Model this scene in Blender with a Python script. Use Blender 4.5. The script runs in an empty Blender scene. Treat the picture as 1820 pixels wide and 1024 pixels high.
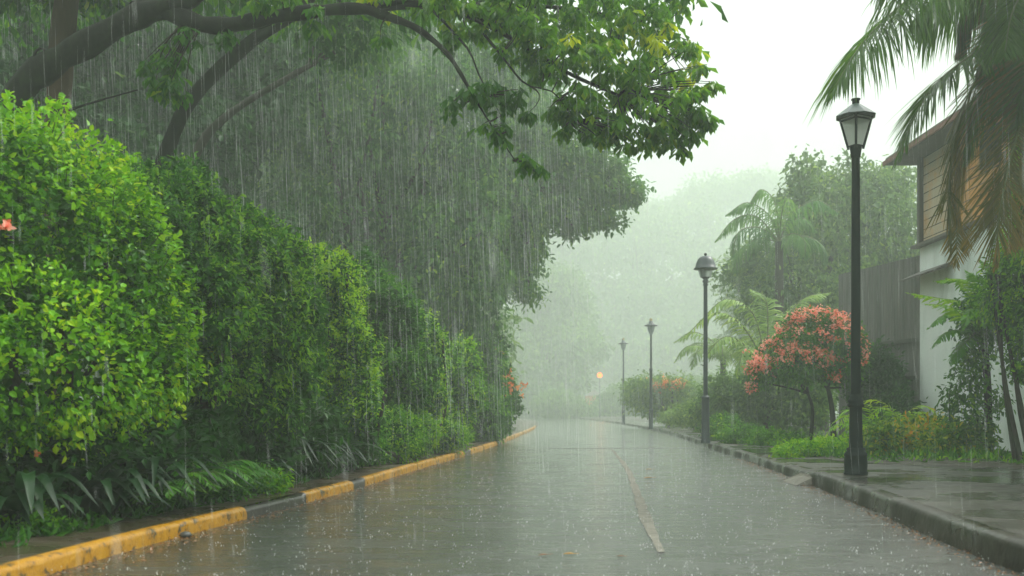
import bpy, math, random
import numpy as np
from math import radians as R, pi, sin, cos

rng = np.random.default_rng(7)
random.seed(7)
SC = bpy.context.scene
COL = SC.collection

# ------------------------------------------------------------------ camera constants (1820 x 1024 survey of the view)
F, CX, HY, CH = 1820.0, 910.0, 730.0, 0.97
def W(px, py, d):
    return np.array([(px - CX) / F * d, d, CH + (HY - py) / F * d])

# ------------------------------------------------------------------ materials
def newmat(name):
    m = bpy.data.materials.new(name); m.use_nodes = True
    nt = m.node_tree; nt.nodes.clear()
    out = nt.nodes.new('ShaderNodeOutputMaterial')
    return m, nt, out
def nd(nt, typ, **kw):
    n = nt.nodes.new(typ)
    for k, v in kw.items():
        if hasattr(n, k): setattr(n, k, v)
        else: n.inputs[k.replace('_', ' ')].default_value = v
    return n
def ramp(nt, stops, fac):
    r = nt.nodes.new('ShaderNodeValToRGB')
    e = r.color_ramp.elements
    while len(e) > 1: e.remove(e[-1])
    e[0].position = stops[0][0]; e[0].color = (*stops[0][1], 1)
    for p, c in stops[1:]:
        x = e.new(p); x.color = (*c, 1)
    nt.links.new(fac, r.inputs['Fac'])
    return r.outputs['Color']
def noise(nt, vec, scale, detail=4, rough=0.55):
    n = nt.nodes.new('ShaderNodeTexNoise')
    n.inputs['Scale'].default_value = scale; n.inputs['Detail'].default_value = detail; n.inputs['Roughness'].default_value = rough
    if vec is not None: nt.links.new(vec, n.inputs['Vector'])
    return n.outputs['Fac']
def objco(nt, scale=(1, 1, 1)):
    t = nt.nodes.new('ShaderNodeTexCoord'); mp = nt.nodes.new('ShaderNodeMapping')
    mp.inputs['Scale'].default_value = scale
    nt.links.new(t.outputs['Object'], mp.inputs['Vector'])
    return mp.outputs['Vector']
def bump(nt, h, strength, dist=0.01, normal=None):
    b = nt.nodes.new('ShaderNodeBump'); b.inputs['Strength'].default_value = strength; b.inputs['Distance'].default_value = dist
    nt.links.new(h, b.inputs['Height'])
    if normal is not None: nt.links.new(normal, b.inputs['Normal'])
    return b.outputs['Normal']

def leafmat(name, stops, rough=0.4, trans=0.3, spec=0.22):
    m, nt, out = newmat(name)
    a = nt.nodes.new('ShaderNodeAttribute'); a.attribute_name = 'tint'
    col = ramp(nt, stops, a.outputs['Fac'])
    p = nt.nodes.new('ShaderNodeBsdfPrincipled')
    p.inputs['Roughness'].default_value = rough
    p.inputs['Specular IOR Level'].default_value = spec
    nt.links.new(col, p.inputs['Base Color'])
    t = nt.nodes.new('ShaderNodeBsdfTranslucent')
    hs = nt.nodes.new('ShaderNodeHueSaturation'); hs.inputs['Hue'].default_value = 0.485; hs.inputs['Value'].default_value = 1.5
    nt.links.new(col, hs.inputs['Color']); nt.links.new(hs.outputs['Color'], t.inputs['Color'])
    mx = nt.nodes.new('ShaderNodeMixShader'); mx.inputs['Fac'].default_value = trans
    nt.links.new(p.outputs[0], mx.inputs[1]); nt.links.new(t.outputs[0], mx.inputs[2])
    nt.links.new(mx.outputs[0], out.inputs['Surface'])
    return m

def plainmat(name, c1, c2=None, scale=6, rough=0.5, bumpk=0.2, bscale=40, metal=0.0, stretch=(1, 1, 1), c3=None):
    spec = .15 if name.startswith(('bark', 'lamp_paint', 'twig')) else .4
    m, nt, out = newmat(name)
    v = objco(nt, stretch)
    p = nt.nodes.new('ShaderNodeBsdfPrincipled')
    p.inputs['Roughness'].default_value = rough; p.inputs['Metallic'].default_value = metal; p.inputs['Specular IOR Level'].default_value = spec
    if c2 is None: c2 = tuple(x * 0.7 for x in c1)
    st = [(0.35, c1), (0.65, c2)]
    if c3: st = [(0.3, c1), (0.5, c2), (0.68, c3)]
    nt.links.new(ramp(nt, st, noise(nt, v, scale, 6, 0.65)), p.inputs['Base Color'])
    if bumpk: nt.links.new(bump(nt, noise(nt, v, bscale, 4), bumpk), p.inputs['Normal'])
    nt.links.new(p.outputs[0], out.inputs['Surface'])
    return m

M = {}
g = lambda *c: c
M['leaf_bright'] = leafmat('leaf_bright', [(0, g(.02, .09, .004)), (.35, g(.06, .22, .005)), (.65, g(.18, .46, .007)), (1, g(.44, .62, .012))], .34, .32)
M['leaf_green'] = leafmat('leaf_green', [(0, g(.015, .07, .006)), (.4, g(.036, .165, .009)), (.75, g(.11, .33, .012)), (1, g(.30, .52, .016))], .3, .33)
M['leaf_dark'] = leafmat('leaf_dark', [(0, g(.014, .062, .008)), (.45, g(.034, .145, .013)), (.8, g(.09, .28, .018)), (1, g(.22, .44, .025))], .33, .33)
M['leaf_canopy'] = leafmat('leaf_canopy', [(0, g(.014, .065, .010)), (.45, g(.036, .15, .012)), (.75, g(.12, .31, .013)), (1, g(.42, .52, .012))], .34, .5)
M['leaf_forest'] = leafmat('leaf_forest', [(0, g(.014, .055, .014)), (.5, g(.03, .105, .022)), (.85, g(.065, .18, .03)), (1, g(.15, .29, .04))], .45, .3)
M['leaf_weep'] = leafmat('leaf_weep', [(0, g(.025, .09, .022)), (.45, g(.06, .18, .035)), (.8, g(.13, .29, .045)), (1, g(.26, .42, .05))], .5, .42)
M['leaf_hazy'] = leafmat('leaf_hazy', [(0, g(.05, .12, .03)), (.45, g(.10, .21, .045)), (.8, g(.19, .33, .06)), (1, g(.32, .46, .08))], .5, .33)  # paler greens: part of the distant haze is put into the leaf colour
M['leaf_palm'] = leafmat('leaf_palm', [(0, g(.10, .055, .012)), (.18, g(.14, .10, .02)), (.3, g(.04, .10, .012)), (.6, g(.06, .17, .015)), (.85, g(.12, .27, .02)), (1, g(.22, .36, .025))], .35, .5)
M['leaf_dry'] = leafmat('leaf_dry', [(0, g(.03, .055, .012)), (.35, g(.07, .10, .018)), (.6, g(.15, .13, .022)), (1, g(.42, .25, .03))], .45, .3)
M['leaf_strap'] = leafmat('leaf_strap', [(0, g(.006, .024, .008)), (.5, g(.011, .042, .012)), (1, g(.025, .08, .02))], .34, .25, .35)  # near-black green: the deep shade under the hedge is in the colour
M['leaf_yellow'] = leafmat('leaf_yellow', [(0, g(.04, .12, .012)), (.4, g(.10, .26, .012)), (.65, g(.36, .46, .015)), (.85, g(.68, .48, .015)), (1, g(.7, .3, .02))], .35, .33)
M['petal_pink'] = leafmat('petal_pink', [(0, g(.65, .16, .05)), (.5, g(.86, .36, .23)), (1, g(.95, .58, .45))], .5, .35)
M['petal_orange'] = leafmat('petal_orange', [(0, g(.55, .12, .04)), (.5, g(.75, .28, .07)), (1, g(.8, .46, .18))], .5, .35)
M['bark'] = plainmat('bark', (.018, .016, .012), (.04, .034, .026), 5, .55, .9, 18, stretch=(1, 1, .3), c3=(.03, .045, .02))
M['bark_red'] = plainmat('bark_red', (.045, .028, .018), (.09, .055, .035), 5, .6, .9, 14, stretch=(1, 1, .25))
M['bark_dark'] = plainmat('bark_dark', (.005, .006, .005), (.014, .015, .011), 7, .65, 1.0, 14, stretch=(1, 1, .5), c3=(.02, .032, .012))
M['rachis'] = plainmat('rachis', (.12, .16, .04), (.09, .11, .03), 8, .4, .1)
M['twig'] = plainmat('twig', (.022, .02, .012), (.04, .035, .02), 9, .5, .2)
M['lamp_paint'] = plainmat('lamp_paint', (.003, .009, .009), (.005, .014, .013), 9, .5, .25, 60, c3=(.010, .015, .010))
M['lamp_roof'] = plainmat('lamp_roof', (.06, .105, .09), (.045, .08, .07), 7, .35, .15, 40)
M['lamp_grey'] = plainmat('lamp_grey', (.035, .05, .055), (.05, .065, .07), 7, .35, .15, 40)
M['lamp_brass'] = plainmat('lamp_brass', (.4, .33, .10), (.3, .26, .1), 9, .4, .1)

def glassmat(name, tint, op):
    m, nt, out = newmat(name)
    tr = nt.nodes.new('ShaderNodeBsdfTranslucent'); tr.inputs['Color'].default_value = (*tint, 1)
    df = nt.nodes.new('ShaderNodeBsdfPrincipled'); df.inputs['Base Color'].default_value = (*tint, 1); df.inputs['Roughness'].default_value = .12
    tp = nt.nodes.new('ShaderNodeBsdfTransparent')
    m1 = nt.nodes.new('ShaderNodeMixShader'); m1.inputs['Fac'].default_value = .5
    nt.links.new(tr.outputs[0], m1.inputs[1]); nt.links.new(df.outputs[0], m1.inputs[2])
    m2 = nt.nodes.new('ShaderNodeMixShader'); m2.inputs['Fac'].default_value = op
    nt.links.new(tp.outputs[0], m2.inputs[1]); nt.links.new(m1.outputs[0], m2.inputs[2])
    nt.links.new(m2.outputs[0], out.inputs['Surface'])
    return m
M['frosted'] = glassmat('frosted', (.75, .8, .74), .75)
M['clear'] = glassmat('clear', (.6, .68, .66), .45)
M['greyglass'] = glassmat('greyglass', (.36, .42, .45), .75)

def rings(nt, v, normal, scale=4.5, k=95, st=.35):
    """ring ripples round the spots where raindrops have just landed"""
    vo = nt.nodes.new('ShaderNodeTexVoronoi'); vo.inputs['Scale'].default_value = scale; nt.links.new(v, vo.inputs['Vector'])
    m1 = nt.nodes.new('ShaderNodeMath'); m1.operation = 'MULTIPLY'; m1.inputs[1].default_value = k * .45; nt.links.new(vo.outputs['Distance'], m1.inputs[0])
    m2 = nt.nodes.new('ShaderNodeMath'); m2.operation = 'SINE'; nt.links.new(m1.outputs[0], m2.inputs[0])
    m3 = nt.nodes.new('ShaderNodeMapRange'); m3.inputs['From Min'].default_value = .05; m3.inputs['From Max'].default_value = .42; m3.inputs['To Min'].default_value = 1; m3.inputs['To Max'].default_value = 0; nt.links.new(vo.outputs['Distance'], m3.inputs['Value'])
    m4 = nt.nodes.new('ShaderNodeMath'); m4.operation = 'MULTIPLY'; nt.links.new(m2.outputs[0], m4.inputs[0]); nt.links.new(m3.outputs[0], m4.inputs[1])
    return bump(nt, m4.outputs[0], st, .004, normal)
# --- road: dark asphalt under a thin moving film of water
def roadmat():
    m, nt, out = newmat('wet_asphalt')
    v = objco(nt)
    p = nt.nodes.new('ShaderNodeBsdfPrincipled')
    grit = noise(nt, v, 160, 2, .8); fine = noise(nt, v, 60, 4, .75); mid = noise(nt, v, 1.1, 6, .65)
    mxc = nt.nodes.new('ShaderNodeMixRGB'); mxc.blend_type = 'MULTIPLY'; mxc.inputs['Fac'].default_value = .8
    nt.links.new(ramp(nt, [(.3, (.026, .031, .025)), (.7, (.055, .062, .050))], mid), mxc.inputs['Color1'])
    nt.links.new(ramp(nt, [(.35, (.45, .45, .42)), (.6, (1.3, 1.3, 1.25))], grit), mxc.inputs['Color2'])
    nt.links.new(mxc.outputs[0], p.inputs['Base Color'])
    film = noise(nt, objco(nt, (.7, 1.2, 1)), 1.5, 5, .65)
    rr = nt.nodes.new('ShaderNodeMapRange'); rr.inputs['From Min'].default_value = .38; rr.inputs['From Max'].default_value = .62
    rr.inputs['To Min'].default_value = .06; rr.inputs['To Max'].default_value = .40
    nt.links.new(film, rr.inputs['Value']); nt.links.new(rr.outputs[0], p.inputs['Roughness'])
    # wind-blown film, ripples where raindrops strike, and the grain of the asphalt standing through the water
    b1 = bump(nt, noise(nt, objco(nt, (.45, 1.3, 1)), 3.6, 3, .55), 1.0, .032)
    b2 = bump(nt, noise(nt, objco(nt, (.75, 1.25, 1)), 13, 3, .6), 1.0, .018, b1)
    b3 = bump(nt, fine, 1.0, .007, rings(nt, v, b2))
    nt.links.new(b3, p.inputs['Normal'])
    p.inputs['Coat Weight'].default_value = .8; p.inputs['Coat IOR'].default_value = 1.4; p.inputs['Coat Roughness'].default_value = .1; nt.links.new(b3, p.inputs['Coat Normal'])
    nt.links.new(p.outputs[0], out.inputs['Surface'])
    return m
M['road'] = roadmat()

def wetmat(name, c1, c2, c3, scale, r0, r1, bk=.5, bscale=60, bd=.006, fscale=1.2):
    m, nt, out = newmat(name)
    v = objco(nt); p = nt.nodes.new('ShaderNodeBsdfPrincipled')
    nt.links.new(ramp(nt, [(.3 if name != 'kerb_yellow' else .38, c1), (.5 if name != 'kerb_yellow' else .47, c2), (.7, c3)], noise(nt, v, scale, 7, .7)), p.inputs['Base Color'])
    rr = nt.nodes.new('ShaderNodeMapRange'); rr.inputs['From Min'].default_value = .38; rr.inputs['From Max'].default_value = .6
    rr.inputs['To Min'].default_value = r0; rr.inputs['To Max'].default_value = r1
    nt.links.new(noise(nt, v, fscale, 4, .6), rr.inputs['Value']); nt.links.new(rr.outputs[0], p.inputs['Roughness'])
    b = bump(nt, noise(nt, v, bscale, 4, .65), bk, bd)
    b = bump(nt, noise(nt, v, bscale * .16, 3, .6), bk, bd * 3, b)
    nt.links.new(b, p.inputs['Normal'])
    nt.links.new(p.outputs[0], out.inputs['Surface'])
    return m
M['pavement'] = wetmat('wet_concrete', (.025, .025, .019), (.05, .048, .039), (.085, .08, .066), 1.6, .06, .45, .35, 45, .004, .7)
M['soil'] = wetmat('wet_soil', (.022, .016, .010), (.045, .034, .022), (.03, .045, .015), 3, .2, .7, .9, 30, .02)
M['mud'] = wetmat('wet_mud', (.030, .022, .014), (.06, .046, .030), (.045, .045, .022), 2.2, .12, .5, .6, 40, .01)
M['kerb_stone'] = wetmat('kerb_stone', (.010, .009, .006), (.024, .021, .014), (.055, .049, .037), 5, .15, .5, .5, 50, .005)
M['kerb_black'] = wetmat('kerb_black', (.018, .018, .015), (.04, .038, .032), (.07, .065, .055), 6, .2, .5, .5, 50, .005)
M['kerb_yellow'] = wetmat('kerb_yellow', (.055, .045, .025), (.38, .18, .006), (.47, .25, .010), 9, .2, .5, .8, 40, .007)
M['strip'] = plainmat('pale_paver', (.08, .076, .06), (.16, .15, .12), 9, .65, .6, 50, c3=(.24, .225, .18))
M['wall'] = plainmat('white_wall', (.50, .57, .52), (.80, .88, .84), 1.1, .55, .15, 30, stretch=(1, 1, .3), c3=(.84, .90, .87))
M['fence'] = plainmat('grey_sheet', (.085, .09, .08), (.14, .145, .13), 3, .5, .2, 30, stretch=(2, 2, .15), c3=(.19, .19, .175))
M['fence_rail'] = plainmat('fence_rail', (.05, .05, .045), (.08, .08, .07), 5, .5, .2)
M['roof_sheet'] = plainmat('roof_sheet', (.10, .085, .075), (.15, .13, .12), 3, .45, .2, 25)
M['roof_red'] = plainmat('roof_red', (.13, .045, .028), (.20, .065, .035), 5, .45, .2, 25)
M['soffit'] = plainmat('soffit', (.05, .045, .04), (.08, .07, .06), 4, .6, .2)
M['dark_wood'] = plainmat('dark_wood', (.05, .045, .04), (.09, .08, .07), 6, .5, .3, 30, stretch=(1, 1, .2))
M['window_dark'] = plainmat('window_dark', (.02, .025, .025), (.03, .035, .035), 2, .1, 0)
M['ochre'] = plainmat('ochre_glow_wall', (.55, .22, .08), (.6, .27, .11), 2, .6, .1)  # ochre with its orange deepened to carry the lamp's glow
M['leaf_fallen'] = plainmat('leaf_fallen', (.55, .33, .02), (.45, .2, .02), 20, .3, .1)
M['leaf_brown'] = plainmat('leaf_brown', (.16, .07, .02), (.3, .13, .03), 14, .35, .1)
M['stone'] = plainmat('stone', (.05, .05, .045), (.1, .1, .09), 8, .4, .4, 30)

def plankmat(name, a, b, c):
    m, nt, out = newmat(name)
    t = nt.nodes.new('ShaderNodeTexCoord'); sp = nt.nodes.new('ShaderNodeSeparateXYZ'); cb = nt.nodes.new('ShaderNodeCombineXYZ')
    nt.links.new(t.outputs['Object'], sp.inputs[0]); nt.links.new(sp.outputs['Y'], cb.inputs['X']); nt.links.new(sp.outputs['Z'], cb.inputs['Y'])
    br = nt.nodes.new('ShaderNodeTexBrick')
    br.inputs['Scale'].default_value = 1; br.inputs['Brick Width'].default_value = 7.3; br.inputs['Row Height'].default_value = .21
    br.inputs['Mortar Size'].default_value = .012; br.inputs['Color1'].default_value = (*a, 1); br.inputs['Color2'].default_value = (*b, 1); br.inputs['Mortar'].default_value = (.03, .02, .012, 1)
    nt.links.new(cb.outputs[0], br.inputs['Vector'])
    mx = nt.nodes.new('ShaderNodeMixRGB'); mx.inputs['Color2'].default_value = (*c, 1)
    mr = nt.nodes.new('ShaderNodeMapRange'); mr.inputs['From Min'].default_value = .48; mr.inputs['From Max'].default_value = .66; mr.inputs['To Max'].default_value = .85
    nt.links.new(noise(nt, cb.outputs[0], 1.4, 6, .7), mr.inputs['Value']); nt.links.new(mr.outputs[0], mx.inputs['Fac'])
    nt.links.new(br.outputs['Color'], mx.inputs['Color1'])
    p = nt.nodes.new('ShaderNodeBsdfPrincipled'); p.inputs['Roughness'].default_value = .5
    nt.links.new(mx.outputs[0], p.inputs['Base Color'])
    nt.links.new(bump(nt, br.outputs['Fac'], -.5, .02), p.inputs['Normal'])
    nt.links.new(p.outputs[0], out.inputs['Surface'])
    return m
M['plank_orange'] = plankmat('plank_orange', (.78, .38, .09), (.62, .27, .06), (.46, .33, .18))
M['plank_pale'] = plankmat('plank_pale', (.56, .46, .31), (.48, .40, .28), (.62, .34, .11))

def emimat(name, col, s):
    m, nt, out = newmat(name)
    e = nt.nodes.new('ShaderNodeEmission'); e.inputs['Color'].default_value = (*col, 1); e.inputs['Strength'].default_value = s
    nt.links.new(e.outputs[0], out.inputs['Surface']); return m
M['lit'] = emimat('lit_bulb', (1, .11, .012), 3.2)

def rainmat():
    m, nt, out = newmat('rain_water')
    t = nt.nodes.new('ShaderNodeBsdfTranslucent'); t.inputs['Color'].default_value = (.95, .97, .96, 1)
    d = nt.nodes.new('ShaderNodeBsdfDiffuse'); d.inputs['Color'].default_value = (.95, .97, .96, 1)
    mx = nt.nodes.new('ShaderNodeMixShader'); mx.inputs['Fac'].default_value = .5
    nt.links.new(t.outputs[0], mx.inputs[1]); nt.links.new(d.outputs[0], mx.inputs[2])
    tp = nt.nodes.new('ShaderNodeBsdfTransparent'); m2 = nt.nodes.new('ShaderNodeMixShader'); m2.inputs['Fac'].default_value = .75
    nt.links.new(tp.outputs[0], m2.inputs[1]); nt.links.new(mx.outputs[0], m2.inputs[2]); nt.links.new(m2.outputs[0], out.inputs['Surface'])
    return m
M['rain'] = rainmat()

# ------------------------------------------------------------------ mesh building
def nrm(a):
    a = np.asarray(a, float); n = np.linalg.norm(a, axis=-1, keepdims=True); return a / np.maximum(n, 1e-9)

class MB:
    """collects shapes (verts, faces of any size, a material slot and a tint) for ONE mesh object"""
    def __init__(s):
        s.V = []; s.n = 0; s.faces = []; s.T = []; s.mats = []
    def slot(s, m):
        m = M[m] if isinstance(m, str) else m
        if m not in s.mats: s.mats.append(m)
        return s.mats.index(m)
    def add(s, V, Fc, m, tint=None, smooth=False):
        V = np.asarray(V, float).reshape(-1, 3); k = s.slot(m)
        s.V.append(V); s.T.append(np.full(len(V), .5) if tint is None else np.broadcast_to(tint, (len(V),)).astype(float))
        by = {}
        if isinstance(Fc, np.ndarray): by[Fc.shape[1]] = Fc
        else:
            for f in Fc: by.setdefault(len(f), []).append(f)
        for q, fs in by.items():
            s.faces.append((np.asarray(fs, np.int64) + s.n, k, smooth))
        s.n += len(V); return s
    def box(s, c, size, m, rz=0, taper=1.0, axes=None):
        c = np.asarray(c, float); h = np.asarray(size, float) / 2
        v = np.array([[x, y, z] for z in (-1, 1) for y in (-1, 1) for x in (-1, 1)], float) * h
        v[4:, :2] *= taper
        if axes is not None: v = v @ np.asarray(axes)
        ca, sa = cos(rz), sin(rz)
        v = np.c_[v[:, 0] * ca - v[:, 1] * sa, v[:, 0] * sa + v[:, 1] * ca, v[:, 2]] + c
        s.add(v, [(0, 2, 3, 1), (4, 5, 7, 6), (0, 1, 5, 4), (2, 6, 7, 3), (0, 4, 6, 2), (1, 3, 7, 5)], m); return s
    def lathe(s, c, prof, m, n=24, rot=0, smooth=True, cap=True):
        c = np.asarray(c, float); prof = np.asarray(prof, float); k = len(prof)
        a = np.arange(n) / n * 2 * pi + rot
        V = np.stack([np.outer(prof[:, 0], np.cos(a)), np.outer(prof[:, 0], np.sin(a)), np.repeat(prof[:, 1][:, None], n, 1)], -1).reshape(-1, 3) + c
        fs = [(i * n + j, i * n + (j + 1) % n, (i + 1) * n + (j + 1) % n, (i + 1) * n + j) for i in range(k - 1) for j in range(n)]
        s.add(V, np.array(fs), m, smooth=smooth)
        if cap:
            s.add(V[:n], [tuple(range(n))[::-1]], m); s.add(V[-n:], [tuple(range(n))], m)
        return s
    def tube(s, pts, rad, m, n=7, tint=None):
        P = np.asarray(pts, float); k = len(P); rad = np.broadcast_to(np.asarray(rad, float), (k,))
        T = nrm(np.gradient(P, axis=0)); ref = np.array([0, 0, 1.]) if abs(T[0][2]) < .9 else np.array([1., 0, 0])
        V = []
        u = nrm(np.cross(T[0], ref))
        for i in range(k):
            u = nrm(u - T[i] * np.dot(u, T[i])); w = np.cross(T[i], u)
            for j in range(n):
                a = 2 * pi * j / n; V.append(P[i] + rad[i] * (u * cos(a) + w * sin(a)))
        fs = [(i * n + j, i * n + (j + 1) % n, (i + 1) * n + (j + 1) % n, (i + 1) * n + j) for i in range(k - 1) for j in range(n)]
        s.add(V, np.array(fs), m, tint, True)
        s.add(V[:n], [tuple(range(n))], m, tint); s.add(V[-n:], [tuple(range(n))[::-1]], m, tint); return s
    def mesh(s, name, off=(0, 0, 0)):
        me = bpy.data.meshes.new(name)
        V = np.concatenate(s.V) - np.asarray(off)
        me.vertices.add(len(V)); me.vertices.foreach_set('co', V.astype(np.float32).ravel())
        nl = sum(f.size for f, _, _ in s.faces); nf = sum(len(f) for f, _, _ in s.faces)
        me.loops.add(nl); me.polygons.add(nf)
        me.loops.foreach_set('vertex_index', np.concatenate([f.ravel() for f, _, _ in s.faces]).astype(np.int32))
        sizes = np.concatenate([np.full(len(f), f.shape[1]) for f, _, _ in s.faces])
        me.polygons.foreach_set('loop_start', np.r_[0, np.cumsum(sizes)[:-1]].astype(np.int32))
        me.polygons.foreach_set('material_index', np.concatenate([np.full(len(f), k) for f, k, _ in s.faces]).astype(np.int32))
        me.polygons.foreach_set('use_smooth', np.concatenate([np.full(len(f), sm) for f, _, sm in s.faces]))
        at = me.attributes.new('tint', 'FLOAT', 'POINT'); at.data.foreach_set('value', np.concatenate(s.T).astype(np.float32))
        for m in s.mats: me.materials.append(m)
        me.update(calc_edges=True); me.validate(); return me

def tag(o, label=None, cat=None, group=None, kind=None):
    if label: o['label'] = label
    if cat: o['category'] = cat
    if group: o['group'] = group
    if kind: o['kind'] = kind
    return o
def thing(name, label, cat, loc=(0, 0, 0), group=None):
    o = bpy.data.objects.new(name, None); COL.objects.link(o); o.location = [float(x) for x in loc]
    return tag(o, label, cat, group)
def part(root, name, mb, label=None):
    """one mesh under its thing (coordinates given in the world), or at top level when root is None"""
    off = np.zeros(3); r = root
    while r is not None: off = off + np.array(r.location); r = r.parent
    o = bpy.data.objects.new(name, mb.mesh(name, off)); COL.objects.link(o)
    if root is not None: o.parent = root
    if label: o['label'] = label
    return o
def dup(root, loc, rz=0, sc=1.0, label=None):
    r = root.copy(); COL.objects.link(r); r.location = loc; r.rotation_euler = (0, 0, rz)
    r.scale = sc if hasattr(sc, '__len__') else (sc, sc, sc)
    if label: r['label'] = label
    for ch in list(root.children):
        c = ch.copy(); COL.objects.link(c); c.parent = r
        for q in list(ch.children):
            d = q.copy(); COL.objects.link(d); d.parent = c
    return r

def spline(P, n):
    P = np.asarray(P, float); k = len(P)
    Q = np.vstack([2 * P[0] - P[1], P, 2 * P[-1] - P[-2]])
    t = np.linspace(0, k - 1 - 1e-6, n); i = t.astype(int); f = (t - i)[:, None]
    a, b, c, d = Q[i], Q[i + 1], Q[i + 2], Q[i + 3]
    return .5 * (2 * b + (c - a) * f + (2 * a - 5 * b + 4 * c - d) * f ** 2 + (3 * b - a - 3 * c + d) * f ** 3)

# ------------------------------------------------------------------ foliage
LEAF6 = (np.array([[0, 0, 0], [.46, .33, .09], [.40, .70, .05], [0, 1, -.14], [-.40, .70, .05], [-.46, .33, .09]]), np.array([[0, 1, 2, 3], [0, 3, 4, 5]]))
LEAF4 = (np.array([[0, 0, 0], [.5, .45, .12], [0, 1, -.1], [-.5, .45, .12]]), np.array([[0, 1, 2], [0, 2, 3]]))
OBOV = (np.array([[0, 0, 0], [.20, .35, .05], [.50, .72, .06], [0, 1, -.16], [-.50, .72, .06], [-.20, .35, .05]]), np.array([[0, 1, 2, 3], [0, 3, 4, 5]]))
STRAP = (np.array([[-.3, 0, 0], [.3, 0, 0], [-.5, .35, .16], [.5, .35, .16], [-.42, .7, .12], [.42, .7, .12], [0, 1, -.12]]), np.array([[0, 1, 3, 2], [2, 3, 5, 4], [4, 5, 6, 6]]))

def add_leaves(mb, m, pos, axis, normal, L, wid, tint, tpl=LEAF6):
    tv, tf = tpl; n = len(pos)
    if n == 0: return
    y = nrm(axis); z = normal - y * np.sum(normal * y, -1, keepdims=True); z = nrm(z); x = np.cross(y, z)
    L = np.broadcast_to(L, (n,))[:, None, None]; Wd = np.broadcast_to(np.asarray(wid).reshape(-1), (n,))[:, None, None]
    V = pos[:, None] + x[:, None] * (tv[None, :, 0:1] * L * Wd) + y[:, None] * (tv[None, :, 1:2] * L) + z[:, None] * (tv[None, :, 2:3] * L)
    k = len(tv)
    Fc = tf
    T = np.repeat(np.broadcast_to(np.clip(tint, 0, 1), (n,)), k)
    o = (np.arange(n) * k)[:, None, None]
    if len(Fc[-1]) == 4 and Fc[-1][2] == Fc[-1][3]:
        mb.add(V.reshape(-1, 3), (Fc[None, :-1] + o).reshape(-1, 4), m, T)
        tri = (np.array([Fc[-1][:3]])[None] + o).reshape(-1, 3)
        mb.faces.append((tri + mb.n - n * k, mb.slot(m), False))
    else:
        mb.add(V.reshape(-1, 3), (Fc[None] + o).reshape(-1, Fc.shape[1]), m, T)

def vnoise(P, s, seed):
    r = np.random.default_rng(seed); out = 0
    for i in range(5):
        k = r.normal(size=3) * s * (1 + .5 * i); out = out + np.sin(P @ k + r.uniform(0, 6.28)) / (1 + .35 * i)
    return out / 2.4

UP = np.array([0, 0, 1.])
def lobes_px(lst):
    """(px, py, depth, half width px, half height px, half depth m) -> centre and radii in metres"""
    return [(W(a, b, d), np.array([rx / F * d, rd, ry / F * d])) for a, b, d, rx, ry, rd in lst]

def surf_points(lobes, n, r, shell, lump=.14, lscale=1.4, seed=1, cull=.72, zmin=None):
    A = np.array([(l[1][0] * l[1][1] * l[1][2]) ** (2 / 3) for l in lobes]); cnt = (A / A.sum() * n).astype(int) + 1
    Ps, Ns = [], []
    for (c, rad), k in zip(lobes, cnt):
        u = nrm(r.normal(size=(k, 3)))
        q = r.uniform(shell[0], shell[1], k)[:, None]
        base = c + u * rad
        q = q * (1 + lump * (vnoise(base, lscale, seed) + .6 * vnoise(base, lscale * 2.7, seed + 3)))[:, None]
        Ps.append(c + u * rad * q); Ns.append(nrm(u / rad))
    P = np.concatenate(Ps); N = np.concatenate(Ns)
    keep = np.ones(len(P), bool); idx = np.concatenate([np.full(k, i) for i, k in enumerate(cnt)])
    for i, (c, rad) in enumerate(lobes):
        ins = (np.sum(((P - c) / rad) ** 2, -1) < cull ** 2) & (idx != i); keep &= ~ins
    if zmin is not None: keep &= P[:, 2] > zmin
    return P[keep], N[keep]

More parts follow.
